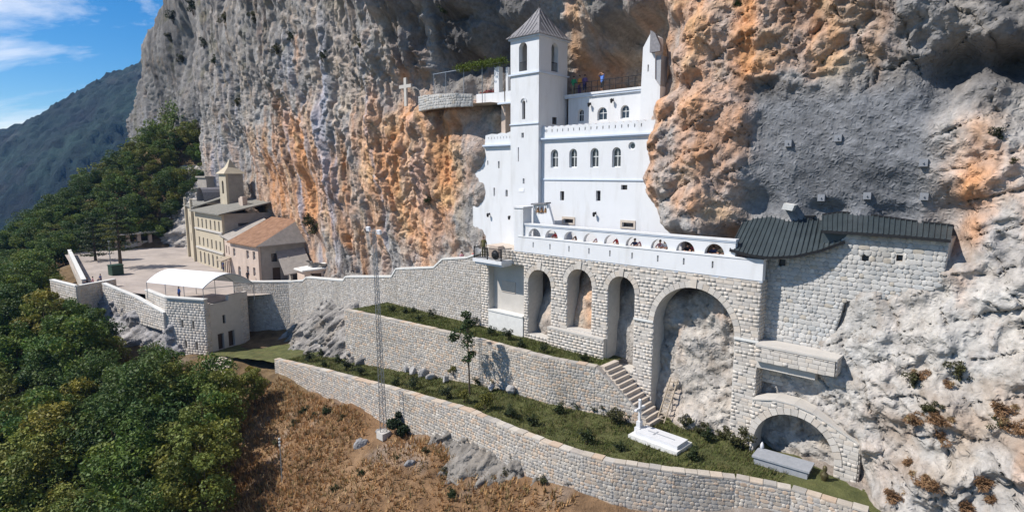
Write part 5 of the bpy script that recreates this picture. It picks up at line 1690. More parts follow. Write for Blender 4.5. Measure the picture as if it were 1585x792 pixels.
# terrace wall under the canopy and the ramp wall
def pale_wall(label, pts, base_z, thick=.45, cap=True, stone=True):
    t = thing('plaza_wall', label, 'wall', (pts[0][0], -pts[0][1], base_z))
    wall_run(t, pts, lambda x, o: base_z + .5, 'ashlar', 'pale', PAL_PALE, thick, cap, .32, (.42, .7), .009, 'mortar', 300, 'coping', .12, .06, 9)
    return t
pale_wall('cut-stone terrace wall under the long edge of the white canopy', [(-54.6, 16.1, -15.3), (-47.25, 15.9, -15.3)], -19.0)
pale_wall('sloping pale ramp wall between the bastion and the gatehouse', [(-62.2, 19.2, -15.0), (-54.7, 17.4, -16.0), (-47.3, 16.2, -17.2)], -19.5)
pale_wall('front wall of the square bastion at the outer corner of the plaza', [(-70.5, 23.6, -14.95), (-62.0, 22.2, -14.95)], -20.5)
pale_wall('shaded side wall of the square bastion at the plaza', [(-61.95, 22.1, -14.95), (-64.3, 17.1, -14.95)], -20.5)
pale_wall('long low parapet running away along the outer edge of the plaza', [(-108, 15.0, -14.9), (-86, 18.0, -14.9), (-66.8, 20.6, -14.9)], -17.5)
b = MB()
b.add([(-70.3, -23.3, -16.2), (-62.2, -22.0, -16.2), (-64.3, -17.3, -16.2), (-70, -19, -16.2)], [(0, 1, 2, 3)])
struct('bastion_floor', b.mesh('bastion_floor', M['paving']))
pale_wall('low outer return wall of the square bastion', [(-76, 22.6, -16.6), (-70.6, 23.5, -16.6)], -20.0)
cv = thing('canopy', 'white barrel-vaulted fabric canopy on thin posts over the gatehouse terrace', 'canopy', (-47, -12, -16))
e0, e1 = on_level(227, 440, -14.1), on_level(314, 447, -13.9)
b0_, b1_ = e0 + Vector((1.8, 5.2, 0)), e1 + Vector((1.2, 5.6, .0))
e0.z = e1.z = b0_.z = b1_.z = -13.9
NU, NV = 14, 18
b = MB()
def cvp(u, t):
    f_, g_ = e0.lerp(e1, u), b0_.lerp(b1_, u)
    p = f_.lerp(g_, t)
    p.z += math.sin(math.pi * (t * .94 + .03)) ** .85 * 1.75 - .12
    return p
g0 = [[cvp(i / NU, j / NV) for j in range(NV + 1)] for i in range(NU + 1)]
vv = [p for row in g0 for p in row] + [p - Vector((0, 0, .05)) for row in g0 for p in row]
S = (NU + 1) * (NV + 1)
ff = []
for i in range(NU):
    for j in range(NV):
        a = i * (NV + 1) + j
        q = (a, a + NV + 1, a + NV + 2, a + 1)
        ff += [q, tuple(S + x for x in q[::-1])]
b.add(vv, ff)
part('fabric', b, M['fabric'], cv, smooth=True)
for u in (0, .34, .67, 1):
    rb = MB()
    for j in range(NV):
        rb.tube(cvp(u, j / NV) - Vector((0, 0, .09)), cvp(u, (j + 1) / NV) - Vector((0, 0, .09)), .04, .04, 6)
    part('rib', rb, M['galv'], cv)
    for t in (0, 1):
        q = cvp(u, t)
        part('post', MB().tube((q.x, q.y, -16.0), (q.x, q.y, q.z - .05), .045, .045, 6), M['galv'], cv)
rb = MB()
rb.tube(cvp(1, .0) - Vector((0, 0, .1)), cvp(1, 1) - Vector((0, 0, .1)), .035, .035, 6)
part('tie_rod', rb, M['galv'], cv)
# stepped terraces left of the gatehouse door
tr = thing('path_steps', 'pale stone steps leading from the gatehouse door down among the trees', 'steps', (-33, -12, -22))
for k in range(9):
    x = -38.5 + k * 1.15
    z = -21.9 - k * .18
    b = MB()
    b.obox((x, -13.2 - k * .1, z), (.62, 0, 0), (0, 1.7, 0), (0, 0, .13))
    part('step', b, M['terrace'], tr)
# dark planter by the trees
p = on_level(180, 425, PZ)
b = MB()
b.obox((p.x, p.y, PZ + .75), (.8, .1, 0), (-.1, .8, 0), (0, 0, .75))
b.obox((p.x, p.y, PZ + 1.56), (.88, .1, 0), (-.1, .88, 0), (0, 0, .05))
single('refuse_bin', b, M['plastic_green'], 'large dark green bin beside the tall pine on the plaza', 'bin', (p.x, p.y, PZ))
p = on_level(172, 416, PZ)
lpst = thing('lamp_post', 'slim pale lamp post beside the dark bin on the plaza', 'lamp post', (p.x, p.y, PZ))
part('pole', MB().tube((p.x, p.y, PZ), (p.x, p.y, PZ + 4.6), .09, .06, 8), M['galv'], lpst)
part('lamp_head', MB().obox((p.x + .2, p.y, PZ + 4.65), (.4, 0, 0), (0, .14, 0), (0, 0, .06)), M['galv'], lpst)

# ================================================================== LOWER CHURCH AND HOUSES
def house(name, label, A, B, C, z0, ze, mats, wins_ab, wins_bc, cat='house'):
    """A->B lit front, B->C shaded right side; (x,out) points"""
    t = thing(name, label, cat, (B[0], -B[1], z0))
    pa, pb, pc = (A[0], -A[1]), (B[0], -B[1]), (C[0], -C[1])
    L1, L2 = math.hypot(pb[0] - pa[0], pb[1] - pa[1]), math.hypot(pc[0] - pb[0], pc[1] - pb[1])
    m = MB()
    panel(m, pa, pb, rect_loop(0, L1, z0 - .3, ze), .4, [arch_loop(u, w, z, z + h) if a else rect_loop(u - w / 2, u + w / 2, z, z + h) for u, z, w, h, a in wins_ab])
    part('front_wall', m, M[mats[0]], t)
    m = MB()
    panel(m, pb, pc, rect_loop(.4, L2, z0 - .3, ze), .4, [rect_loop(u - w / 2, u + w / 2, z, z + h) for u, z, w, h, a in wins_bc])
    part('side_wall', m, M[mats[1]], t)  # second material is darker where the side's shade is painted in
    pd = (pa[0] + pc[0] - pb[0], pa[1] + pc[1] - pb[1])
    m = MB()
    panel(m, pd, pa, rect_loop(0, L2 - .4, z0 - .3, ze), .4)
    part('far_wall', m, M[mats[0]], t)
    for u, z, w, h, a in wins_ab:
        window(t, pa, pb, u, z, w, h, a, .18, 'frame_white', (1, 1) if w > .6 else (0, 0), .07)
    for u, z, w, h, a in wins_bc:
        window(t, pb, pc, u, z, w, h, False, .18, 'wood_dark', (1, 1) if h < 1.8 else (0, 0), .07, 'wood_dark' if h > 1.8 else 'glass')
    return t, pa, pb, pc, pd
# house with rusty roof
hA, a_, b_, c_, d_ = house('stone_house', 'two-storey pinkish house with rusty sheet roof beside the approach path', (-60.5, 2.6), (-51.6, 2.2), (-50.2, -4.2), -15.9, -10.35, ('rose', 'grey_shaded_render'),
    [(1.2, -12.6, .7, 1.2, 0), (5.6, -12.6, .75, 1.25, 0), (7.6, -12.6, .75, 1.25, 0), (5.4, -15.0, .7, 1.25, 0), (7.4, -15.0, .7, 1.25, 0), (2.6, -15.7, .9, 1.7, 1)],
    [(2.2, -12.9, .85, 1.2, 0), (2.4, -15.9, 1.1, 2.1, 0)])
r_ = MB()
ov = .45
r_.add([(a_[0] - .2, a_[1] - ov, -10.45), (b_[0] + .5, b_[1] - ov, -10.45), (c_[0] + .7, c_[1] + .6, -10.25), (b_[0] + .9, b_[1] + 3.2, -9.2), (-53.6, 3.8, -7.0), (-61, 3.6, -7.1)],
       [(0, 1, 3, 4, 5)])
rv = [Vector((a_[0] - .2, a_[1] - ov, -10.45)), Vector((b_[0] + .5, b_[1] - ov, -10.45)), Vector((-52.0, 4.4, -7.0)), Vector((-61.0, 4.4, -7.0)), Vector((c_[0] + .6, c_[1] + .3, -10.2))]
def slab_roof(root, quad, mat, name, th=.14):
    m = MB()
    q = [Vector(p) for p in quad]
    n = len(q)
    dn = Vector((0, 0, -th))
    m.add(q + [p + dn for p in q], [tuple(range(n)), tuple(range(2 * n - 1, n - 1, -1))] + [(i, n + i, n + (i + 1) % n, (i + 1) % n) for i in range(n)])
    return part(name, m, M[mat], root)
slab_roof(hA, [rv[0], rv[1], rv[2], rv[3]], 'rust_brown', 'front_roof')
slab_roof(hA, [rv[1] + Vector((.01, 0, 0)), rv[4], rv[2] + Vector((.01, 0, 0))], 'greysheet', 'hip_roof')
slab_roof(hA, [(-67, -1.8, -9.9), (-60.75, -2.6, -10.3), (-61.1, 3.5, -7.4), (-66.5, 5, -7.2)], 'greysheet', 'link_roof')
hw = MB()
panel(hw, (-65.4, -1.6), (-60.52, -2.5), rect_loop(0, 4.9, -16.2, -10.5), .4, [arch_loop(1.1, .95, -15.9, -13.6), arch_loop(2.5, .95, -15.9, -13.6), arch_loop(3.9, .95, -15.9, -13.6), rect_loop(1.0, 1.7, -12.7, -11.4), rect_loop(3.0, 3.7, -12.7, -11.4)])
part('link_wall', hw, M['rose'], hA)
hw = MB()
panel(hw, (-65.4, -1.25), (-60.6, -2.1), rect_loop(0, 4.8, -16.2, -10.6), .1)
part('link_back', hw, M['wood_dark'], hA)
slab_roof(hA, [(-62.8, -4.0, -13.35), (-60.4, -4.1, -13.35), (-60.4, -2.55, -12.9), (-62.8, -2.25, -12.9)], 'wood', 'porch_roof')
# lean-to on the shaded side
lt = thing('lean_to', 'grey timber lean-to shed with sloping sheet roof against the pinkish house', 'shed', (-49, 1.5, -15.9))
b = MB()
panel(b, (-49.9, 1.2), (-47.2, .4), [(0, -16.2), (2.8, -16.2), (2.8, -14.6), (0, -11.8)], .3)
part('wall', b, M['grey_shaded_render'], lt)
slab_roof(lt, [(-51.2, .2, -11.3), (-47.0, -.6, -14.3), (-46.2, 3.4, -14.0), (-50.4, 4.2, -10.9)], 'greysheet', 'roof')
hut = thing('small_hut', 'low stone hut with pale slab roof behind the approach wall', 'hut', (-43.5, .5, -15.4))
b = MB()
panel(b, (-45.6, .6), (-42.9, .3), rect_loop(0, 2.7, -15.8, -13.3), .3)
panel(b, (-42.9, .3), (-41.2, 3.2), rect_loop(0, 3.3, -15.8, -13.3), .3, [rect_loop(.8, 2.2, -14.8, -13.8)])
part('walls', b, M['rose'], hut)
part('opening', MB().obox((-42.1, 2.1, -14.3), (.4, .7, 0), (-.05, .03, 0), (0, 0, .5)), M['wood_dark'], hut)
slab_roof(hut, [(-46.0, .3, -13.35), (-42.7, -.1, -13.3), (-40.8, 3.4, -13.0), (-44, 4, -12.7)], 'coping', 'roof', .18)
# lower church: long ochre building and its tower
floors = [(-15.7, 2.1, .85, 1), (-12.6, 1.5, .7, 0), (-9.4, 1.6, .7, 0)]
wab = [(u, z, w, h, a) for z, h, w, a in floors for u in (1.6, 3.8, 6.0, 8.2, 10.4, 12.4)]
lc, a_, b_, c_, d_ = house('lower_church', 'ochre three-storey monastery building beneath the cliff with grey roof', (-79.5, 1.0), (-65.6, 1.7), (-64.2, -6.2), -15.9, -6.5, ('ochre', 'grey_shaded_render'), wab, [(3.2, -8.6, 1.6, .5, 0)], 'building')
slab_roof(lc, [(a_[0] - .6, a_[1] - .7, -6.45), (b_[0] + .7, b_[1] - .7, -6.5), (c_[0] + .8, c_[1] + .5, -4.5), (d_[0], d_[1] + .5, -4.5)], 'tileroof', 'roof', .2)
m = MB()
L1 = math.hypot(b_[0] - a_[0], b_[1] - a_[1])
for z in (-13.1, -9.75):
    panel(m, (a_[0], a_[1] - .22), (b_[0], b_[1] - .22), rect_loop(-.1, L1 + .1, z, z + .28), .21)
part('string_course', m, M['concrete'], lc)
m = MB()
m.box(-70.2, -69.4, 3.0, 3.8, -6.0, -4.2)
m.box(-68.6, -67.6, 2.6, 3.4, -6.0, -3.9)
part('chimney', m, M['rose'], lc)
tw2 = thing('church_tower', 'square ochre church tower with pyramid roof against the cliff', 'tower', (-76, 4.6, -8))
panel_m = MB()
fx0, fx1, fy0, fy1 = -77.6, -74.6, 2.8, 5.8
panel(panel_m, (fx0, fy0), (fx1, fy0), rect_loop(0, fx1 - fx0, -9, -.1), .4, [arch_loop(1.5, .8, -3.6, -1.3)])
part('front_wall', panel_m, M['ochre'], tw2)
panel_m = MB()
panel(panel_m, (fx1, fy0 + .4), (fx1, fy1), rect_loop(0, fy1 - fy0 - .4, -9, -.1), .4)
part('side_wall', panel_m, M['grey_shaded_render'], tw2)  # darker than the ochre front: tower side's shade put into its colour
panel_m = MB()
panel(panel_m, (fx0, fy1), (fx0, fy0 + .4), rect_loop(0, fy1 - fy0 - .4, -9, -.1), .4)
panel_m.box(fx0 + .4, fx1 - .4, fy1 - .4, fy1, -9, -.1)
part('back_walls', panel_m, M['ochre'], tw2)
window(tw2, (fx0, fy0), (fx1, fy0), 1.5, -3.6, .8, 2.3, True, .2, 'wood_dark', (0, 0), .08, 'wood_dark')
m = MB()
cx2, cy2 = (fx0 + fx1) / 2, (fy0 + fy1) / 2
base4 = [(fx0 - .4, fy0 - .4, -.09), (fx1 + .4, fy0 - .4, -.09), (fx1 + .4, fy1 + .4, -.09), (fx0 - .4, fy1 + .4, -.09)]
m.add(base4 + [(cx2 - .7, cy2 - .7, 1.1), (cx2 + .7, cy2 - .7, 1.1), (cx2 + .7, cy2 + .7, 1.1), (cx2 - .7, cy2 + .7, 1.1), (cx2, cy2, 2.6)],
      [(3, 2, 1, 0)] + [(i, (i + 1) % 4, 4 + (i + 1) % 4, 4 + i) for i in range(4)] + [(4 + i, 4 + (i + 1) % 4, 8) for i in range(4)])
part('roof', m, M['ochre'], tw2)
# gabled chapel wing further on
wg = [(u, z, .6, 1.5, 0) for z in (-12.6, -9.6) for u in (2.0, 5.0, 8.0)]
cw, a_, b_, c_, d_ = house('gabled_wing', 'pale gabled wing of the lower church with curved parapet gables', (-91, -1.2), (-79.7, .95), (-78.6, -5), -15.9, -6.0, ('ochre', 'ochre'), wg, [], 'building')
for k, f_ in enumerate((.2, .85)):
    m = MB()
    px, py = a_[0] + (b_[0] - a_[0]) * f_, a_[1] + (b_[1] - a_[1]) * f_
    loop = [(-.4, -16), (.4, -16), (.4, -5.6)] + [(.4 * math.cos(t), -5.6 + 1.1 * math.sin(t)) for t in (.5, 1.0, math.pi / 2, math.pi - 1.0, math.pi - .5)] + [(-.4, -5.6)]
    panel(m, (px - .2, py - .4), (px + 1, py - .4 + (b_[1] - a_[1]) / (b_[0] - a_[0]) * 1.2), loop, .38)
    part('gable_pier', m, M['ochre'], cw)
slab_roof(cw, [(a_[0] - .4, a_[1] - .3, -5.98), (b_[0] + .01, b_[1] - .3, -5.98), (c_[0], c_[1], -4.0), (d_[0], d_[1], -4.0)], 'tileroof', 'roof', .2)
m = MB()
for k in range(9):
    t0, t1 = math.pi * k / 9, math.pi * (k + 1) / 9
    m.add([(-84 + 1.8 * math.cos(t), y, -5.2 + 2.6 * math.sin(t)) for y in (1.6, 5.5) for t in (t0, t1)], [(0, 1, 3, 2)])
part('barrel_roof', m, M['slate'], cw)
dh = MB()
dh.box(-97.5, -92.8, 6.0, 9.5, -8, -.9)
dh.box(-97.8, -92.5, 5.7, 9.8, -.897, -.6)
single('square_block_tower', dh, M['grey_shaded_render'], 'plain dark square block behind the gabled church wing', 'building', (-95, 7.5, -8))
# low pavilions at the far end of the plaza
fp = thing('plaza_pavilion', 'low open pavilion with flat roof at the far end of the plaza', 'pavilion', (-120, -8, -15.9))
for k in range(4):
    q = on_level(182 + k * 17, 386 - k * 1.5, PZ)
    part('post', MB().box(q.x - .35, q.x + .35, q.y - .35, q.y + .35, PZ, PZ + 3.0), M['rose'], fp)
q0, q1 = on_level(178, 386, PZ), on_level(240, 380, PZ)
b = MB()
b.bar((q0.x, q0.y, PZ + 3.2), (q1.x, q1.y, PZ + 3.2), 3.4, .35)
part('roof', b, M['coping'], fp)
fw = thing('plaza_back_wall', 'low pale rubble wall closing the far end of the plaza', 'wall', (-118, -4, -15.9))
b = MB()
q2 = on_level(268, 377, PZ)
b.bar((q0.x + .5, q0.y + 1.8, PZ + .6), (q2.x, q2.y + 1.2, PZ + .6), .6, 1.5)
part('wall', b, M['concrete'], fw)
# ================================================================== BOULDERS AND OUTCROPS
def boulder_mesh(rad, seed, n=22, amp=.3, col=(.34, .33, .32), rot=0):
    th = np.linspace(0, math.pi, n)[:, None]
    ph = np.linspace(0, 2 * math.pi, n * 2, endpoint=False)[None]
    x, y, z = np.sin(th) * np.cos(ph), np.sin(th) * np.sin(ph), np.cos(th) + 0 * ph
    d = 1 + amp * fbm(x * 1.1 + seed * 7.3, y * 1.1 + seed, z * 1.1, 4, seed, .55, ridged=True) + amp * .6 * fbm(x * 3 + seed, y * 3, z * 3, 3, seed + 5, .6, ridged=True)
    # facets
    for k in range(9):
        rr = np.random.default_rng(seed * 31 + k)
        v = rr.normal(size=3)
        v /= np.linalg.norm(v)
        dd = x * v[0] + y * v[1] + z * v[2]
        lim = rr.uniform(.55, .85)
        d = np.where(dd * d > lim, lim / np.maximum(dd, .01), d)
    P = np.stack([x * d * rad[0], y * d * rad[1], z * d * rad[2]], -1)
    c, s = math.cos(rot), math.sin(rot)
    P = np.stack([P[..., 0] * c - P[..., 1] * s, P[..., 0] * s + P[..., 1] * c, P[..., 2]], -1)
    idx = np.arange(P.shape[0] * P.shape[1]).reshape(P.shape[0], P.shape[1])
    F = np.stack([idx[:-1], idx[1:], np.roll(idx[1:], -1, 1), np.roll(idx[:-1], -1, 1)], -1).reshape(-1, 4)
    m = fbm(P[..., 0] * 1.2, P[..., 1] * 1.2, P[..., 2] * 1.2, 4, seed + 9)
    C = np.array(col)[None, None] * (1 + .35 * m[..., None])
    return numpy_mesh('boulder', P.reshape(-1, 3), F, np.clip(C, .03, .7).reshape(-1, 3), M['rock'], domain='POINT')
def boulder(loc, rad, seed, label, col=(.34, .33, .32), rot=0, group=None, n=22, amp=.3):
    o = bpy.data.objects.new('boulder', boulder_mesh(rad, seed, n, amp, col, rot))
    COL.objects.link(o)
    o.matrix_world = FRAME @ Matrix.Translation(Vector(loc))
    o['label'], o['category'] = label, 'boulder'
    if group:
        o['group'] = group
    return o
def at_ground(u, v):                               # pixel -> hillside
    lo, hi = 5.0, 400.0
    r = ray(u, v)
    for t in np.linspace(15, 200, 700):
        p = CAM_L + r * t
        if p.z < ground(p.x, -p.y):
            return p
    return CAM_L + r * 60
GB_ = 'rocks at the foot of the approach wall'
sd = 300
for u, v, o, r in ((630, 548, 6.9, .55), (640, 556, 7.0, .5), (655, 562, 7.1, .6), (668, 572, 7.2, .5), (690, 582, 7.2, .45), (760, 590, 6.8, .4), (790, 585, 6.5, .5)):
    p = on_plane(u, v, -o)
    boulder((p.x, p.y, zgar(p.x) + .25), (r, r * .7, r * .8), sd, 'pale rock at the foot of the inner garden wall', (.45, .43, .41), random.uniform(0, 6), 'rocks below the inner garden wall', 16)
    sd += 1
for u, v, r, lab in ((562, 690, .62, 'dark pointed rock lying alone on the dry grass slope'), (635, 718, .5, 'small grey rock on the dry slope below the mast'), (750, 712, .55, 'pale rock at the foot of the outer garden wall'), (590, 668, .5, 'rock beside the mast footing')):
    p = at_ground(u, v)
    boulder(p, (r, r * .7, r * .75), sd, lab, (.30, .29, .29), random.uniform(0, 6), None, 16, .4)
    sd += 1
q0_ = at_ground(437, 748)
q1_ = at_ground(424, 700)
pole_ = thing('marker_pole', 'thin pale pole standing on the dry slope at the edge of the trees', 'pole', q0_)
part('shaft', MB().tube((q0_.x, q0_.y, q0_.z - .2), (q0_.x - .5, q0_.y + .2, q0_.z + 3.6), .05, .04, 8), M['galv'], pole_)
for k_ in range(3):
    part('ring', MB().tube((q0_.x - .5 * (.8 + k_ * .08), q0_.y + .2 * (.8 + k_ * .08), q0_.z + 3.0 + k_ * .25), (q0_.x - .5 * (.82 + k_ * .08), q0_.y + .2 * (.82 + k_ * .08), q0_.z + 3.1 + k_ * .25), .09, .09, 8), M['coping'], pole_)
# ================================================================== FOLIAGE
def leaves(P, size, tint, rng, up=.35, aspect=.6):
    """rhombic leaves at points P"""
    n = len(P)
    nv = rng.normal(size=(n, 3))
    nv[:, 2] = np.abs(nv[:, 2]) + up
    nv /= np.linalg.norm(nv, axis=1, keepdims=True)
    a = np.cross(nv, rng.normal(size=(n, 3)))
    a /= np.linalg.norm(a, axis=1, keepdims=True) + 1e-9
    b = np.cross(nv, a)
    s = size * rng.uniform(.6, 1.35, size=(n, 1))
    V = np.stack([P - a * s * .5, P - b * s * aspect * .5 + nv * s * .06, P + a * s * .5, P + b * s * aspect * .5 + nv * s * .06], 1).reshape(-1, 3)
    F = np.arange(4 * n).reshape(n, 4)
    return V, F, tint
def clump_points(cs, rs, n, rng, shell=.55):
    out, ci = [], []
    for i, (c, r) in enumerate(zip(cs, rs)):
        d = rng.normal(size=(n, 3))
        d /= np.linalg.norm(d, axis=1, keepdims=True)
        q = c + d * (r * rng.uniform(shell, 1, size=(n, 1)) ** .6) * np.array([1, 1, .75])
        out.append(q)
        ci += [i] * n
    return np.concatenate(out), np.array(ci)
def broad_tree(seed, H, Rr, base_col, nclump=30, per=190, leaf=.2, trunk_h=.35):
    rng = np.random.default_rng(seed)
    cz = H * (1 + trunk_h) / 2
    cs = []
    while len(cs) < nclump:
        d = rng.uniform(-1, 1, 3)
        l = np.linalg.norm(d)
        if l < .35 or l > 1:
            continue
        w = 1 - .25 * max(0, d[2])
        cs.append(np.array([d[0] * Rr * w, d[1] * Rr * w, cz + d[2] * H * (1 - trunk_h) / 2]))
    cs = np.array(cs)
    rs = rng.uniform(.22, .42, nclump) * Rr
    P, ci = clump_points(cs, rs, per, rng)
    ct = rng.uniform(.65, 1.3, nclump)[ci][:, None] * rng.uniform(.7, 1.3, (len(P), 1))
    hue = rng.uniform(-1, 1, nclump)[ci][:, None]
    col = np.array(base_col)[None] * ct * (1 + hue * np.array([[.25, .06, -.1]]))
    V, F, T = leaves(P, leaf, col, rng)
    crown = numpy_mesh('crown', V, F, np.clip(T, .004, .4), M['leaf'])
    tb = MB()
    tr_top = Vector((rng.uniform(-.3, .3), rng.uniform(-.3, .3), H * .55))
    mid = Vector((tr_top.x * .3, tr_top.y * .6, H * .28))
    r0 = .035 * H * .5 + .03
    tb.tube((0, 0, -.6), mid, r0 * 1.15, r0 * .8, 8)
    tb.tube(mid, tr_top, r0 * .8, r0 * .45, 8)
    for k in range(min(9, nclump)):
        c = cs[k * nclump // 9]
        s0 = mid.lerp(tr_top, rng.uniform(.0, 1))
        e = Vector(c)
        m_ = s0.lerp(e, .5) + Vector((0, 0, -.1 * H * .3))
        tb.tube(s0, m_, r0 * .36, r0 * .24, 5)
        tb.tube(m_, e, r0 * .24, r0 * .08, 5)
    return crown, tb.mesh('trunk', M['bark'])
def pine_tree(seed, H, Rr, base_col, tiers=9, per=26, start=.28):
    rng = np.random.default_rng(seed)
    tb = MB()
    tb.tube((0, 0, -.5), (.1, 0, H * .95), .02 * H + .1, .03, 8)
    Ps, cl = [], []
    for t in range(tiers):
        f_ = start + (1 - start) * t / tiers
        z = H * f_
        rad = Rr * (1 - f_) ** .6 * (1.1 if t % 2 else .85)
        nb = rng.integers(6, 9)
        a0 = rng.uniform(0, 6.28)
        for k in range(nb):
            a = a0 + 6.28 * k / nb + rng.uniform(-.25, .25)
            L = rad * rng.uniform(.7, 1.1)
            e = Vector((math.cos(a) * L, math.sin(a) * L, z + L * .06))
            tb.tube((0, 0, z), e, .05, .015, 4)
            tt = rng.uniform(.25, 1.0, per * 3)[:, None]
            p = np.array([0, 0, z])[None] * (1 - tt) + np.array(e)[None] * tt
            p = p + rng.normal(size=p.shape) * np.array([[.28, .28, .10]]) * (1.15 - .4 * tt)
            Ps.append(p)
            cl += [rng.uniform(.6, 1.3)] * len(p)
    P = np.concatenate(Ps)
    col = np.array(base_col)[None] * np.array(cl)[:, None] * rng.uniform(.7, 1.3, (len(P), 1))
    V, F, T = leaves(P, .34, col, rng, up=.8, aspect=.4)
    return numpy_mesh('crown', V, F, np.clip(T, .004, .4), M['leaf']), tb.mesh('trunk', M['bark'])
def plant(name, label, cat, meshes, loc, scale=1.0, rz=0.0, group=None, sz=1.0, names=('crown', 'trunk')):
    t = thing(name, label, cat, loc, group)
    t.matrix_world = FRAME @ Matrix.Translation(Vector(loc)) @ Matrix.Rotation(rz, 4, 'Z') @ Matrix.Diagonal((scale, scale, scale * sz, 1))
    for n_, me in zip(names, meshes):
        o = bpy.data.objects.new(n_, me)
        COL.objects.link(o)
        o.parent = t
    return t
G_OLIVE, G_DARK, G_MID, G_YEL = (.175, .190, .036), (.070, .112, .025), (.120, .175, .030), (.24, .22, .036)
KINDS = [('dense dark green broadleaf tree in the wood below the plaza', G_DARK), ('mid green bushy tree in the wood below the plaza', G_MID), ('olive green bushy tree in the wood below the plaza', G_OLIVE), ('yellowish green loose tree in the wood below the plaza', G_YEL)]
TREES = [[broad_tree(500 + 10 * k + j, 7.0, 2.2 + .35 * j, c, 34, 170, .235, .22) for j in range(2)] for k, (l, c) in enumerate(KINDS)]
top_lim = ([-60, 0, 60, 80, 130, 165, 205, 260, 300, 330, 390, 430, 470], [395, 400, 430, 458, 468, 480, 512, 545, 552, 556, 566, 585, 640])
rng = np.random.default_rng(77)
placed, near_trees, far_trees = [], [], []
def free(x, o, d, pool):
    return all((x - a) ** 2 + (o - b) ** 2 > d * d for a, b in pool)
for _ in range(9000):
    x, o = rng.uniform(-80, -12), rng.uniform(14.5, 52)
    z = ground(x, o) if False else None
    pool = placed[-400:]
    if not free(x, o, 2.9, pool):
        continue
    w_ = FRAME @ Vector((x, -o, -25))
    placed.append((x, o))
pz_ = terrain(np.array([p[0] for p in placed]), np.array([p[1] for p in placed]))
for (x, o), z in zip(placed, pz_):
    if (-47 < x <= -31 and o < 18.2) or (x > -31 and o < 14.4):
        continue
    if -77 < x < -46 and o < 20.5 + max(0, (-58 - x)) * .45:
        continue
    b = project((x, -o, z))
    if not b or b[0] < -70 or b[0] > 455:
        continue
    h = rng.uniform(5.2, 9.6)
    lim = np.interp(b[0], *top_lim)
    # right hand edge of the wood runs down to the bottom of the picture
    edge = np.interp(b[1], [560, 620, 680, 760, 900], [440, 412, 372, 365, 350])
    if b[0] > edge:
        continue
    tp = project((x, -o, z + h))
    while h > 2.2 and tp[1] < lim:
        h -= .35
        tp = project((x, -o, z + h))
    if h <= 2.2 or tp[1] > 800:
        continue
    near_trees.append((b[2], x, o, z, h))
near_trees.sort()
GT = 'trees in the wood below the plaza'
for d, x, o, z, h in near_trees[:190]:
    k = int(rng.choice(4, p=[.32, .30, .26, .12]))
    s = h / 7.0
    hh_ = 'tall ' if h > 7.0 else 'low ' if h < 4.6 else ''
    bx_ = project((x, -o, z))[0]
    wh_ = 'at the edge of the dry grass slope' if bx_ > 300 else 'below the ramp wall and gatehouse' if o < 27 and x < -42 else 'on the steep bank below the bastion' if x < -60 else 'deep in the wood below the plaza'
    plant('broadleaf_tree', hh_ + KINDS[k][0].replace('in the wood below the plaza', '') + wh_, 'tree', TREES[k][int(rng.integers(2))], (x, -o, z), s * 1.08, rng.uniform(0, 6.28), GT, rng.uniform(.92, 1.1))
# hillside wood behind the plaza
fplaced = []
for _ in range(9500):
    x, o = rng.uniform(-168, -62), rng.uniform(-22, 62)
    if not free(x, o, 2.7, fplaced):
        continue
    if x > -111 and o < 21 + (x + 111) * .07:
        continue
    if -110 < x < -104 and o < 2:
        continue
    if x > -80 and o < 26:
        continue
    fplaced.append((x, o))
fz = terrain(np.array([p[0] for p in fplaced]), np.array([p[1] for p in fplaced]))
cand = []
for (x, o), z in zip(fplaced, fz):
    b = project((x, -o, z + 3))
    if not b or not -60 < b[0] < 330 or b[1] > 560 or b[1] < 90:
        continue
    if b[0] > 80 and x > -112 and b[1] > 425:
        continue
    cand.append((b[2], x, o, z))
cand.sort()
FK = [('dark green tree on the wooded slope beyond the plaza', 0), ('mid green tree on the wooded slope beyond the plaza', 1), ('olive tree on the wooded slope beyond the plaza', 2)]
for d, x, o, z in cand[:170]:
    k = int(rng.choice(3, p=[.36, .38, .26]))
    s = rng.uniform(4.6, 7.6) / 7
    wh_ = 'near the crags behind the plaza' if x < -108 and o < 8 else 'outside the long plaza parapet' if x > -108 else 'on the wooded ridge beyond the plaza'
    plant('broadleaf_tree', ('tall ' if s > .97 else 'low ' if s < .76 else '') + FK[k][0].replace('on the wooded slope beyond the plaza', wh_), 'tree', TREES[FK[k][1]][int(rng.integers(2))], (x, -o, z - .2), s * 1.15, rng.uniform(0, 6.28), 'trees on the slope beyond the plaza', rng.uniform(.8, 1.05))
fv, ff_, ft, n0 = [], [], [], 0
for d, x, o, z in cand[170:]:
    s = rng.uniform(4.4, 7.4)
    cs = rng.normal(size=(9, 3)) * np.array([.24, .24, .2]) * s + np.array([0, 0, .52 * s])
    P, ci = clump_points(cs, np.full(9, .2 * s), 46, rng)
    c0 = np.array([G_DARK, G_MID, G_OLIVE][int(rng.integers(3))])
    T = c0[None] * rng.uniform(.7, 1.3, 9)[ci][:, None] * rng.uniform(.7, 1.3, (len(P), 1))
    V_, F_, T = leaves(P + np.array([x, -o, z]), .52, T, rng)
    fv.append(V_); ff_.append(F_ + n0); ft.append(T); n0 += len(V_)
if fv:
    struct('forest', numpy_mesh('forest', np.concatenate(fv), np.concatenate(ff_), np.clip(np.concatenate(ft), .004, .4), M['leaf']), 'stuff', 'mixed woodland covering the slope beyond the plaza')
print('trees', len(near_trees), len(cand))
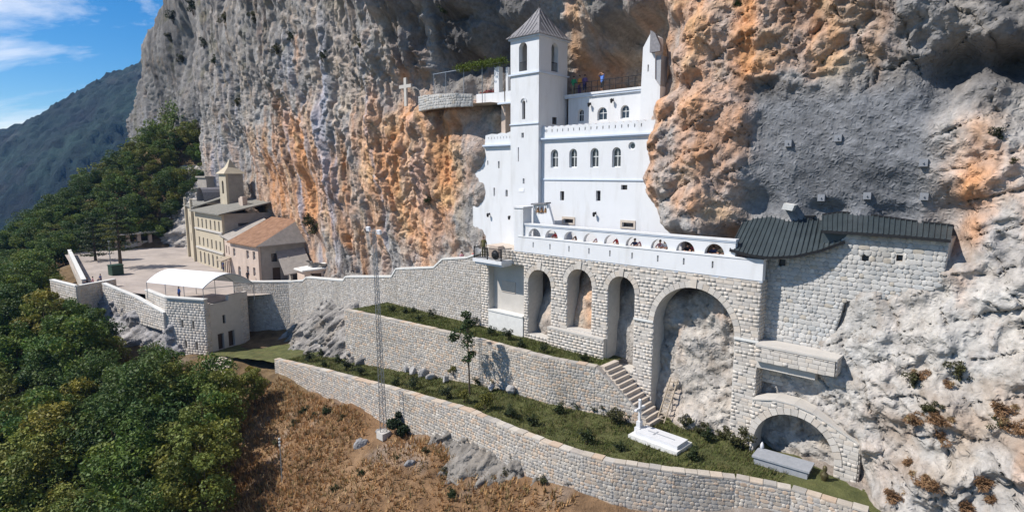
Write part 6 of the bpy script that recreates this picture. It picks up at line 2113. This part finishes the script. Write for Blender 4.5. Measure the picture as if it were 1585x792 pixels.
# plaza trees
PN = [pine_tree(900, 11.0, 4.2, (.045, .066, .025)), pine_tree(901, 9.0, 3.6, (.055, .078, .026), start=.12)]
for u, v, k, s, lab in ((187, 414, 0, 1.0, 'tall dark pine with bare lower trunk standing on the plaza'), (148, 403, 1, .95, 'dense conical pine on the plaza beside the parapet')):
    p = on_level(u, v, PZ)
    plant('pine_tree', lab, 'tree', PN[k], p, s, random.uniform(0, 6))
lowt = [broad_tree(950, 4.6, 3.0, G_MID, 26, 170, .22, .3), broad_tree(951, 4.2, 2.6, G_DARK, 26, 170, .22, .25)]
for u, v, k, lab in ((232, 381, 0, 'spreading low green tree at the far side of the plaza'), (262, 378, 1, 'rounded low tree beside the crags at the far side of the plaza'), (285, 376, 1, 'dark bushy tree beside the gabled church wing')):
    p = on_level(u, v, PZ)
    plant('broadleaf_tree', lab, 'tree', lowt[k], p, 1.15, random.uniform(0, 6))
# sapling in the garden
rng2 = np.random.default_rng(31)
p = on_level(727, 610, zgar(.3))
base = p.copy()
tb = MB()
pts = [Vector((0, 0, -.3)), Vector((-.1, .05, 1.9)), Vector((-.18, .05, 3.6)), Vector((-.35, 0, 6.5))]
for i in range(3):
    tb.tube(pts[i], pts[i + 1], .085 - .022 * i, .063 - .022 * i, 7)
cl = [((-.3, 0, 6.4), .42), ((-.1, 0, 5.7), .5), ((-.65, .2, 5.2), .42), ((-1.5, .1, 4.6), .62), ((-1.9, 0, 4.2), .45), ((.1, -.1, 4.8), .55), ((-.2, 0, 4.1), .62), ((.15, .1, 3.3), .42), ((-.25, 0, 2.8), .45), ((.05, -.1, 6.0), .32)]
for c_, r_2 in cl:
    tb.tube((-.15, .03, max(2.0, c_[2] - .8)), c_, .03, .012, 5)
P, ci = clump_points([np.array(c_) for c_, r_2 in cl], [r_2 for c_, r_2 in cl], 150, rng2, .2)
T = np.array((.04, .068, .022))[None] * rng2.uniform(.5, 1.5, (len(P), 1))
V_, F_, T = leaves(P, .2, T, rng2)
plant('young_tree', 'slender young tree with sparse crown in the lower garden', 'tree', (numpy_mesh('crown', V_, F_, T, M['leaf']), tb.mesh('trunk', M['bark'])), base)
# shrubs
def shrub_mesh(seed, col, n=900, tall=1.0, leaf=.1, aspect=.6):
    r = np.random.default_rng(seed)
    cs = r.normal(size=(12, 3)) * np.array([.2, .2, .18 * tall]) + np.array([0, 0, .45 * tall])
    P, ci = clump_points(cs, r.uniform(.16, .26, 12), n // 12, r, .3)
    P[:, 2] = np.abs(P[:, 2])
    T = np.array(col)[None] * r.uniform(.6, 1.35, 12)[ci][:, None] * r.uniform(.7, 1.3, (len(P), 1))
    V_, F_, T = leaves(P, leaf, T, r, aspect=aspect)
    tb = MB()
    for k in range(5):
        tb.tube((0, 0, -.1), cs[k], .02, .008, 4)
    return numpy_mesh('foliage', V_, F_, np.clip(T, .004, .4), M['leaf']), tb.mesh('stem', M['bark'])
SHR = [shrub_mesh(40, (.040, .058, .02)), shrub_mesh(41, (.03, .045, .018), tall=1.25), shrub_mesh(42, (.12, .115, .022), tall=1.35), shrub_mesh(43, (.075, .075, .03))]
SH_PN = ('foliage', 'stem')
low = [(478, 558), (502, 566), (537, 573), (558, 580), (523, 560), (497, 548), (612, 596), (640, 602), (691, 618), (790, 645), (825, 658), (698, 577), (672, 572), (864, 617), (910, 684), (960, 698), (1072, 712), (1095, 682), (655, 566), (893, 632), (865, 640), (742, 596), (850, 606)]
for u, v in low:
    p = on_level(u, v, zgar(on_level(u, v, -17.3).x))
    p = on_level(u, v, zgar(p.x))
    p.z = zgar(p.x)
    plant('garden_shrub', 'small rounded dark green shrub planted in the lower garden lawn', 'shrub', SHR[random.choice((0, 0, 1))], p, random.uniform(.75, 1.15), random.uniform(0, 6), 'green shrubs in the lower garden', names=SH_PN)
for u, v, s in ((719, 624, 1.15), (752, 634, 1.3), (702, 580, .9)):
    p = on_level(u, v, -17.1)
    plant('golden_shrub', 'small upright yellow-green conifer shrub in the lower garden lawn', 'shrub', SHR[2], p, s, random.uniform(0, 6), 'golden shrubs in the lower garden', names=SH_PN)
for u, v, s in ((938, 640, 1.3), (950, 655, 1.4), (968, 650, 1.2), (925, 640, 1.1), (832, 612, 1.3), (1145, 695, 1.7), (1060, 662, 1.2), (1085, 672, 1.0), (800, 602, 1.1), (770, 598, 1.2), (1120, 680, 1.1)):
    p = on_level(u, v, -17.1)
    plant('wild_shrub', 'loose greyish green shrub growing against the foot of the stonework', 'shrub', SHR[3], p, s, random.uniform(0, 6), 'wild shrubs at the foot of the stonework', names=SH_PN)
for u, v in ((608, 482), (627, 485), (648, 496), (640, 484), (760, 518), (786, 526), (806, 538), (842, 545), (905, 560), (668, 492), (735, 505)):
    p = on_level(u, v, -13.7)
    plant('garden_shrub', 'small dark green shrub planted in the upper garden lawn', 'shrub', SHR[random.choice((0, 1))], p, random.uniform(.7, 1.0), random.uniform(0, 6), 'green shrubs in the upper garden', names=SH_PN)
p = on_level(615, 668, -20.4)
p.z = ground(p.x, -p.y)
big_shrub = shrub_mesh(46, (.026, .045, .016), 3400, 1.1, .09)
plant('round_bush', 'large dark round bush beside the foot of the steel mast', 'shrub', big_shrub, p, 1.9, 1.0, names=SH_PN)
# bushes clinging to the cliff
for u, v, s in ((487, 352, 2.6), (478, 338, 1.6), (664, 310, 1.3), (430, 78, 1.6), (335, 95, 2.4), (350, 30, 2.2), (395, 30, 1.8), (318, 70, 2.2), (500, 90, 1.2), (690, 18, 1.2), (452, 60, 1.4), (268, 30, 3.0), (283, 90, 3.2), (265, 60, 2.6), (1143, 8, .7), (1543, 212, .7), (1566, 252, .5), (300, 15, 3.2), (560, 70, 1.3), (368, 160, 1.6)):
    x0 = on_plane(u, v, 0)
    y = 0.0
    for _ in range(12):
        q = on_plane(u, v, y)
        y = y * .4 + .6 * -cliff_out(q.x, q.z)
    q = on_plane(u, v, y)
    plant('cliff_shrub', 'wild green shrub clinging to the cliff face', 'shrub', SHR[random.choice((0, 1, 3))], (q.x, q.y - .1, q.z - .3 * s), s, random.uniform(0, 6), 'shrubs clinging to the cliff', names=SH_PN)
# dry shrubs on the broken slope at the right
SHR.append(shrub_mesh(47, (.36, .21, .11), 900, .6, .26, .12))
for k in range(20):
    u, v = random.uniform(1370, 1590), random.uniform(570, 792)
    if v < 640 and random.random() < .5:
        u = random.uniform(1390, 1480)
    p = on_plane(u, v, -4)
    for _ in range(6):
        o = cliff_out(p.x, p.z)
        p = on_plane(u, v, -o)
    kb_ = random.random() < .75
    plant('dry_shrub', 'dry reddish brown scrub growing among the rocks right of the low arch' if kb_ else 'greyish green scrub growing among the rocks right of the low arch', 'shrub', SHR[4 if kb_ else 3], (p.x, -cliff_out(p.x, p.z) - .05, p.z - .25), random.uniform(.6, 1.2), random.uniform(0, 6), 'dry scrub right of the low arch', names=SH_PN)
# low green scrub on the dry slope
for u, v, s in ((470, 640, 1.0), (485, 648, .8), (505, 640, 1.1), (530, 650, .7), (455, 660, .9), (615, 712, .6), (560, 735, .7), (690, 735, .8), (720, 700, .9), (660, 700, .6), (480, 700, .6), (430, 690, .9), (780, 735, .8), (520, 760, .8), (840, 748, .8), (700, 770, .9)):
    p = at_ground(u, v)
    plant('slope_shrub', 'low greyish green scrub scattered on the dry grass slope', 'shrub', SHR[random.choice((0, 3, 3))], (p.x, p.y, p.z - .1), s, random.uniform(0, 6), 'scrub on the dry slope', names=SH_PN)
# vine on the pergola
rv_ = np.random.default_rng(5)
n = 2600
P = np.stack([rv_.uniform(-10.6, -4.4, n), .3 + rv_.normal(size=n) * .35, 9.85 + rv_.normal(size=n) * .14 + .12 * np.sin(np.linspace(0, 40, n))], -1)
T = np.array((.10, .14, .02))[None] * rv_.uniform(.5, 1.5, (n, 1))
V_, F_, T = leaves(P - np.array([-7.5, .3, 6.3]), .17, T, rv_)
vine = thing('grape_vine', 'bright green vine trained along the pergola beside the white tower', 'vine', (-7.5, .3, 6.3))
o = bpy.data.objects.new('foliage', numpy_mesh('foliage', V_, F_, T, M['leaf'])); COL.objects.link(o); o.parent = vine
tb = MB()
tb.tube((-4.6, .5, 6.3), (-4.7, .4, 9.7), .04, .025, 6)
tb.tube((-4.7, .4, 9.72), (-10.4, .3, 9.82), .025, .012, 6)
part('stem', tb, M['bark'], vine)
# flower box on the loggia parapet
fbx = thing('flower_box', 'row of pink and red flowers along the ledge parapet left of the tower', 'flowers', (-7.2, .3, 7.3))
part('box', MB().box(-8.2, -6.3, .82, 1.05, 7.0, 7.28), M['wood'], fbx)
P = np.stack([rv_.uniform(-8.2, -6.3, 420), .92 + rv_.normal(size=420) * .08, 7.36 + np.abs(rv_.normal(size=420)) * .14], -1)
T = np.where(rv_.random((420, 1)) < .55, np.array([[.5, .08, .12]]), np.array([[.06, .1, .03]]))
V_, F_, T = leaves(P - np.array([-7.2, .3, 7.3]), .1, T, rv_)
o = bpy.data.objects.new('blossom', numpy_mesh('blossom', V_, F_, T, M['leaf'])); COL.objects.link(o); o.parent = fbx; o['kind'] = 'stuff'
# dry grass on the slope below the outer wall
def tufts(xr, orr, n, mask, cols, hgt, seed, zf):
    r = np.random.default_rng(seed)
    x, o = r.uniform(*xr, n), r.uniform(*orr, n)
    keep = mask(x, o)
    x, o = x[keep], o[keep]
    z = zf(x, o)
    n = len(x)
    nb = 3
    Vs, Ts = [], []
    c = np.array(cols)[r.integers(len(cols), size=n)] * r.uniform(.65, 1.3, (n, 1))
    for k in range(nb):
        a = r.uniform(0, 6.28, n)
        h = hgt * r.uniform(.5, 1.3, n)
        w = h * .28
        lx, ly = np.cos(a), np.sin(a)
        bx, by = x + r.normal(size=n) * .08, -o + r.normal(size=n) * .08
        tipx, tipy = bx + lx * h * .5 + .06, by + ly * h * .5 - h * .2
        v = np.stack([np.stack([bx - ly * w / 2, by + lx * w / 2, z - .05], -1), np.stack([bx + ly * w / 2, by - lx * w / 2, z - .05], -1), np.stack([tipx, tipy, z + h], -1)], 1)
        Vs.append(v)
        Ts.append(c)
    V_ = np.concatenate(Vs).reshape(-1, 3)
    F_ = np.arange(len(V_)).reshape(-1, 3)
    return V_, F_, np.concatenate(Ts)
def m_dry(x, o):
    edge = np.interp(x, [w[0] for w in W3], [w[1] for w in W3])
    dens = fbm(x * .35, o * .35, x * 0, 3, 301)
    return (o > edge + .35) & (dens + np.random.default_rng(3).uniform(-.3, .3, len(x)) > -.28)
V_, F_, T_ = tufts((-26, 27), (9, 32), 30000, m_dry, [(.48, .27, .115), (.52, .32, .15), (.38, .20, .08), (.58, .40, .21), (.22, .17, .07)], .34, 8, lambda x, o: terrain(x, o))
struct('dry_grass', numpy_mesh('dry_grass', V_, F_, T_, M['grassblade']), 'stuff', 'dry reddish brown grass on the slope below the outer garden wall')
def m_lawn(x, o):
    lo = np.where(x > 13.3, 2.9, np.interp(x, [w[0] for w in W2], [w[1] for w in W2]) + .1)
    hi = np.interp(x, [w[0] for w in W3], [w[1] for w in W3]) - .5
    return (o > lo) & (o < hi) & (x > -27)
zg_v = lambda x, o: np.interp(x, [-60, -40, -24, 2, 40], [-22.6, -21.8, -19.6, -17.05, -17.05]) + .02
V_, F_, T_ = tufts((-27, 22.5), (2.5, 12), 26000, m_lawn, [(.115, .14, .04), (.14, .16, .05), (.17, .155, .06), (.10, .13, .035), (.20, .175, .085)], .17, 9, zg_v)
V2, F2, T2_ = tufts((-19, 9.5), (2.7, 7.4), 9000, lambda x, o: o < np.interp(x, [w[0] for w in W2], [w[1] for w in W2]) - .5, [(.115, .145, .04), (.14, .165, .05), (.16, .155, .06)], .16, 10, lambda x, o: x * 0 - 13.7)
struct('lawn_grass', numpy_mesh('lawn_grass', np.concatenate([V_, V2]), np.concatenate([F_, F2 + len(V_)]), np.concatenate([T_, T2_]), M['grassblade']), 'stuff', 'short rough grass of the two garden lawns')

# ================================================================== PEOPLE
def person(label, loc, rz, pose, shirt, trousers, hair, height=1.72, bare_legs=False, sleeves=True):
    """standing figure facing -y; joints in metres for a 1.72 m body"""
    J = {}
    def j(n, x, y, z, r): J[n] = (Vector((x, y, z)), r)
    hip = .93 if pose != 'sit' else .48
    lean = -.28 if pose == 'lean' else 0
    j('pelvis', 0, 0, hip, .125)
    j('belly', 0, lean * .4, hip + .2, .118)
    j('chest', 0, lean * .8, hip + .40, .13)
    j('neck', 0, lean - .0, hip + .55, .05)
    j('head', 0, lean - .02, hip + .64, .078)
    j('crown', 0, lean - .01, hip + .74, .075)
    for s, t in ((-1, 'l'), (1, 'r')):
        j('sh' + t, s * .17, lean * .9, hip + .48, .06)
        if pose == 'lean':
            el, wr = (s * .27, lean - .12, hip + .30), (s * .14, lean - .36, hip + .30)
        elif pose == 'raise':
            el, wr = (s * .36, -.12, hip + .56), (s * .12, -.2, hip + .68)
        elif pose == 'walk':
            el, wr = (s * .23, .06 * s, hip + .22), (s * .24, -.12 * s - .05, hip - .0)
        elif pose == 'sit':
            el, wr = (s * .24, -.05, hip + .22), (s * .13, -.28, hip + .14)
        else:
            el, wr = (s * .24, .03, hip + .2), (s * .23, -.05, hip - .04)
        j('el' + t, *el, .042)
        j('wr' + t, *wr, .030)
        ha = Vector(wr) + (Vector(wr) - Vector(el)).normalized() * .09
        j('ha' + t, *ha, .026)
        dv = (Vector(wr) - Vector(el)).normalized()
        sd_ = dv.orthogonal().normalized()
        for f_, (off, ln) in enumerate(((-.03, .07), (-.01, .085), (.01, .08), (.03, .065))):
            q = ha + sd_ * off + dv * ln
            j('f%d%s' % (f_, t), q.x, q.y, q.z, .009)
        q = Vector(wr) + dv * .05 + sd_ * -.06
        j('th' + t, q.x, q.y, q.z, .010)
        if pose == 'walk':
            kn, an = (s * .1, -.16 * s, .50), (s * .1, -.2 * s + (.12 if s < 0 else 0), .09)
        elif pose == 'sit':
            kn, an = (s * .11, -.42, .5), (s * .11, -.45, .09)
        else:
            kn, an = (s * .1, -.01, .5), (s * .11, .03, .09)
        j('hp' + t, s * .095, 0, hip - .06, .095)
        j('kn' + t, *kn, .062)
        j('an' + t, *an, .042)
        j('to' + t, an[0] + s * .02, an[1] - .16, .035, .036)
    bones = [('pelvis', 'belly', 1), ('belly', 'chest', 1), ('chest', 'neck', 1), ('neck', 'head', 0), ('head', 'crown', 0)]
    for t in 'lr':
        bones += [('chest', 'sh' + t, 1), ('sh' + t, 'el' + t, 1), ('el' + t, 'wr' + t, 1 if sleeves == 'long' else 0), ('wr' + t, 'ha' + t, 0), ('wr' + t, 'th' + t, 0),
                  ('pelvis', 'hp' + t, 2), ('hp' + t, 'kn' + t, 2), ('kn' + t, 'an' + t, 0 if bare_legs else 2), ('an' + t, 'to' + t, 3)]
        bones += [('ha' + t, 'f%d%s' % (f_, t), 0) for f_ in range(4)]
    k = height / 1.72
    names = list(J)
    me = bpy.data.meshes.new('skeleton')
    me.from_pydata([J[n][0] * k for n in names], [(names.index(a), names.index(b)) for a, b, m in bones], [])
    tmp = bpy.data.objects.new('skeleton', me)
    COL.objects.link(tmp)
    sk = tmp.modifiers.new('skin', 'SKIN')
    lay = me.skin_vertices[0].data if me.skin_vertices else None
    if lay is None:
        me.attributes
    for i, n in enumerate(names):
        lay[i].radius = (J[n][1] * k * (1.25 if n in ('chest', 'belly', 'pelvis') else 1), J[n][1] * k)
        lay[i].use_root = n == 'pelvis'
    ss = tmp.modifiers.new('sub', 'SUBSURF')
    ss.levels = ss.render_levels = 1
    bpy.context.view_layer.update()
    ev = tmp.evaluated_get(bpy.context.evaluated_depsgraph_get())
    body = bpy.data.meshes.new_from_object(ev)
    bpy.data.objects.remove(tmp)
    body.name = 'person'
    body.materials.clear()
    for m in (SKIN, shirt, trousers, M['wood_dark']):
        body.materials.append(m)
    A = np.array([J[a][0] * k for a, b, m in bones])
    B = np.array([J[b][0] * k for a, b, m in bones])
    mi = [m for a, b, m in bones]
    for pg_ in body.polygons:
        c = np.array(pg_.center)
        ab = B - A
        t = np.clip(((c - A) * ab).sum(1) / ((ab * ab).sum(1) + 1e-9), 0, 1)
        d = np.linalg.norm(c - (A + ab * t[:, None]), axis=1) - np.array([min(J[a][1], J[b][1]) for a, b, m in bones]) * .5
        pg_.material_index = mi[int(np.argmin(d))]
        pg_.use_smooth = True
    o = bpy.data.objects.new('person', body)
    COL.objects.link(o)
    o.matrix_world = FRAME @ Matrix.Translation(Vector(loc)) @ Matrix.Rotation(rz, 4, 'Z')
    o['label'], o['category'] = label, 'person'
    h = MB()
    hc = (J['head'][0] * .35 + J['crown'][0] * .65) * k
    n = 10
    V_, F_ = [], []
    for a in range(6):
        th = math.pi * .62 * a / 5
        for b in range(n):
            ph = 2 * math.pi * b / n
            V_.append(hc + Vector((math.sin(th) * math.cos(ph) * .092, math.sin(th) * math.sin(ph) * .105 + .018, math.cos(th) * .10 + .012)))
    for a in range(5):
        for b in range(n):
            F_.append((a * n + b, a * n + (b + 1) % n, (a + 1) * n + (b + 1) % n, (a + 1) * n + b))
    h.add(V_, F_)
    ho = bpy.data.objects.new('hair', h.mesh('hair', hair, (0, 0, 0), True))
    COL.objects.link(ho)
    ho.parent = o
    return o
HB, HK, HW = cloth('dark_hair', (.03, .02, .015)), cloth('brown_hair', (.09, .055, .03)), cloth('white_cap', (.7, .68, .65))
c_ = lambda n, r, g, b: cloth(n, (r, g, b))
white_, red_, blue_, navy_, green_, orange_, purple_, black_, olive_, pink_, grey_, khaki_ = c_('white', .75, .74, .72), c_('red', .5, .06, .06), c_('blue', .10, .2, .55), c_('navy', .04, .05, .12), c_('green', .05, .32, .14), c_('orange', .7, .32, .07), c_('purple', .16, .10, .22), c_('black', .03, .03, .035), c_('olive', .12, .105, .04), c_('pink', .6, .3, .33), c_('grey', .3, .3, .31), c_('khaki', .36, .29, .19)
TZ_ = 6.63
for u, lab, pose, a, b, hh, bl2, rz in ((888, 'person in a green shirt standing at the upper terrace railing beside the tower', 'stand', green_, khaki_, HB, False, .3),
                            (897, 'person in an orange shirt standing between the green and purple shirts on the upper terrace', 'stand', orange_, purple_, HK, False, -.2),
                            (905, 'person in a dark purple top with bare legs on the upper terrace', 'stand', purple_, navy_, HB, True, .2),
                            (932, 'person in a blue shirt raising both hands to the face on the upper terrace', 'raise', blue_, black_, HK, True, -.3)):
    q = on_plane(u, 140, 3.85)
    person(lab, (q.x, 3.85, TZ_), rz, pose, a, b, hh, 1.74, bl2)
gal = [(1, -.05, red_, 'red top leaning out of the second half-round opening from the pillar', HB), (2, .1, c_('brown', .2, .1, .06), 'brown top leaning out of the third half-round opening from the pillar', HK), (3, .25, pink_, 'pink top at the fourth opening from the pillar', HB), (4, .1, red_, 'dark red top at the fifth opening from the pillar', HB),
       (5, -.3, navy_, 'navy top at the left of the sixth opening', HK), (5, .3, pink_, 'pink top beside the navy one in the sixth opening', HB), (6, -.32, pink_, 'rose shirt at the left of the seventh opening from the pillar', HK), (6, .12, white_, 'white shirt in the seventh opening', HB), (6, .5, black_, 'black top at the right of the seventh opening from the pillar', HB),
       (7, -.22, black_, 'black top at the left of the eighth opening from the pillar', HB), (7, .32, c_('maroon', .25, .05, .06), 'maroon top at the right of the eighth opening from the pillar', HB), (8, -.3, navy_, 'navy top at the left of the last opening beside the dark roof', HB), (8, .2, khaki_, 'khaki top at the right of the last opening beside the dark roof', HK)]
for i, dx, a, lab, hh in gal:
    person('person in a ' + lab.replace(' half-round', '').replace(' leaning out of', ' at'), (cen[i] + dx, AY + .98, -6.32), random.uniform(-.3, .3), 'lean', a, navy_, hh, random.uniform(1.66, 1.8))
person('person in olive clothes standing at the left end of the balcony', (-3.75, -3.1, -7.25), .6, 'stand', olive_, olive_, HK, 1.8, False, 'long')
def path_z(x): return float(np.interp(x, [q[0] for q in pp_], [q[2] for q in pp_]))
q = on_plane(735, 385, -1.6)
person('person in red at the top of the approach path beside the balcony', (q.x, -1.7, path_z(q.x)), 1.2, 'walk', red_, red_, HB, 1.68)
q = on_plane(716, 392, -1.6)
person('person in a pink top walking up the approach path below the red one', (q.x, -1.7, path_z(q.x)), 1.4, 'walk', pink_, khaki_, HB, 1.68)
for u, v, lab, pose, a, b, rz in ((308, 398, 'person in a white top and red trousers crossing the open plaza', 'walk', white_, red_, .4), (346, 420, 'person in dark blue standing under the arched ground floor of the ochre building', 'stand', navy_, navy_, .2),
                              (384, 437, 'person in dark clothes walking along the pinkish house front', 'walk', black_, black_, .8), (401, 436, 'person in black standing at the corner of the pinkish house', 'stand', black_, grey_, -.4), (302, 394, 'person in grey standing by the gabled church wing', 'stand', grey_, navy_, .1)):
    p = on_level(u, v, PZ)
    person(lab, (p.x, p.y, PZ), rz, pose, a, b, HB, 1.74)
for u, v, lab, a in ((131, 437, 'person in black sitting by the bastion parapet at the plaza corner', black_), (140, 436, 'person in a pink top sitting beside the one in black at the bastion', pink_), (152, 432, 'person in dark navy sitting alone at the bastion parapet', navy_)):
    p = on_level(u, v, -15.2)
    person(lab, (p.x, p.y + .3, -15.75), random.uniform(-.5, .5), 'sit', a, navy_, HB, 1.74)
p = on_level(286, 462, PZ)
person('person in a bright blue shirt standing under the white canopy', (-47.5, -14.2, -15.9), .3, 'stand', blue_, navy_, HB, 1.74)

# ================================================================== HAZE
hm = MB()
hm.box(-1300, 1100, -1100, 1250, -331, 330)
hz = bpy.data.meshes.new('haze')
hz.from_pydata(hm.v, [], hm.f)
hmat = bpy.data.materials.new('haze_air')
hmat.use_nodes = True
hn = hmat.node_tree.nodes
hn.remove(hn['Principled BSDF'])
pv = hn.new('ShaderNodeVolumePrincipled')
pv.inputs['Color'].default_value = (.22, .48, 1.0, 1)
pv.inputs['Density'].default_value = 0.00012
pv.inputs['Anisotropy'].default_value = 0.2
hmat.node_tree.links.new(pv.outputs['Volume'], hn['Material Output'].inputs['Volume'])
hz.materials.append(hmat)
ho = bpy.data.objects.new('haze', hz)
COL.objects.link(ho)
ho['kind'] = 'stuff'
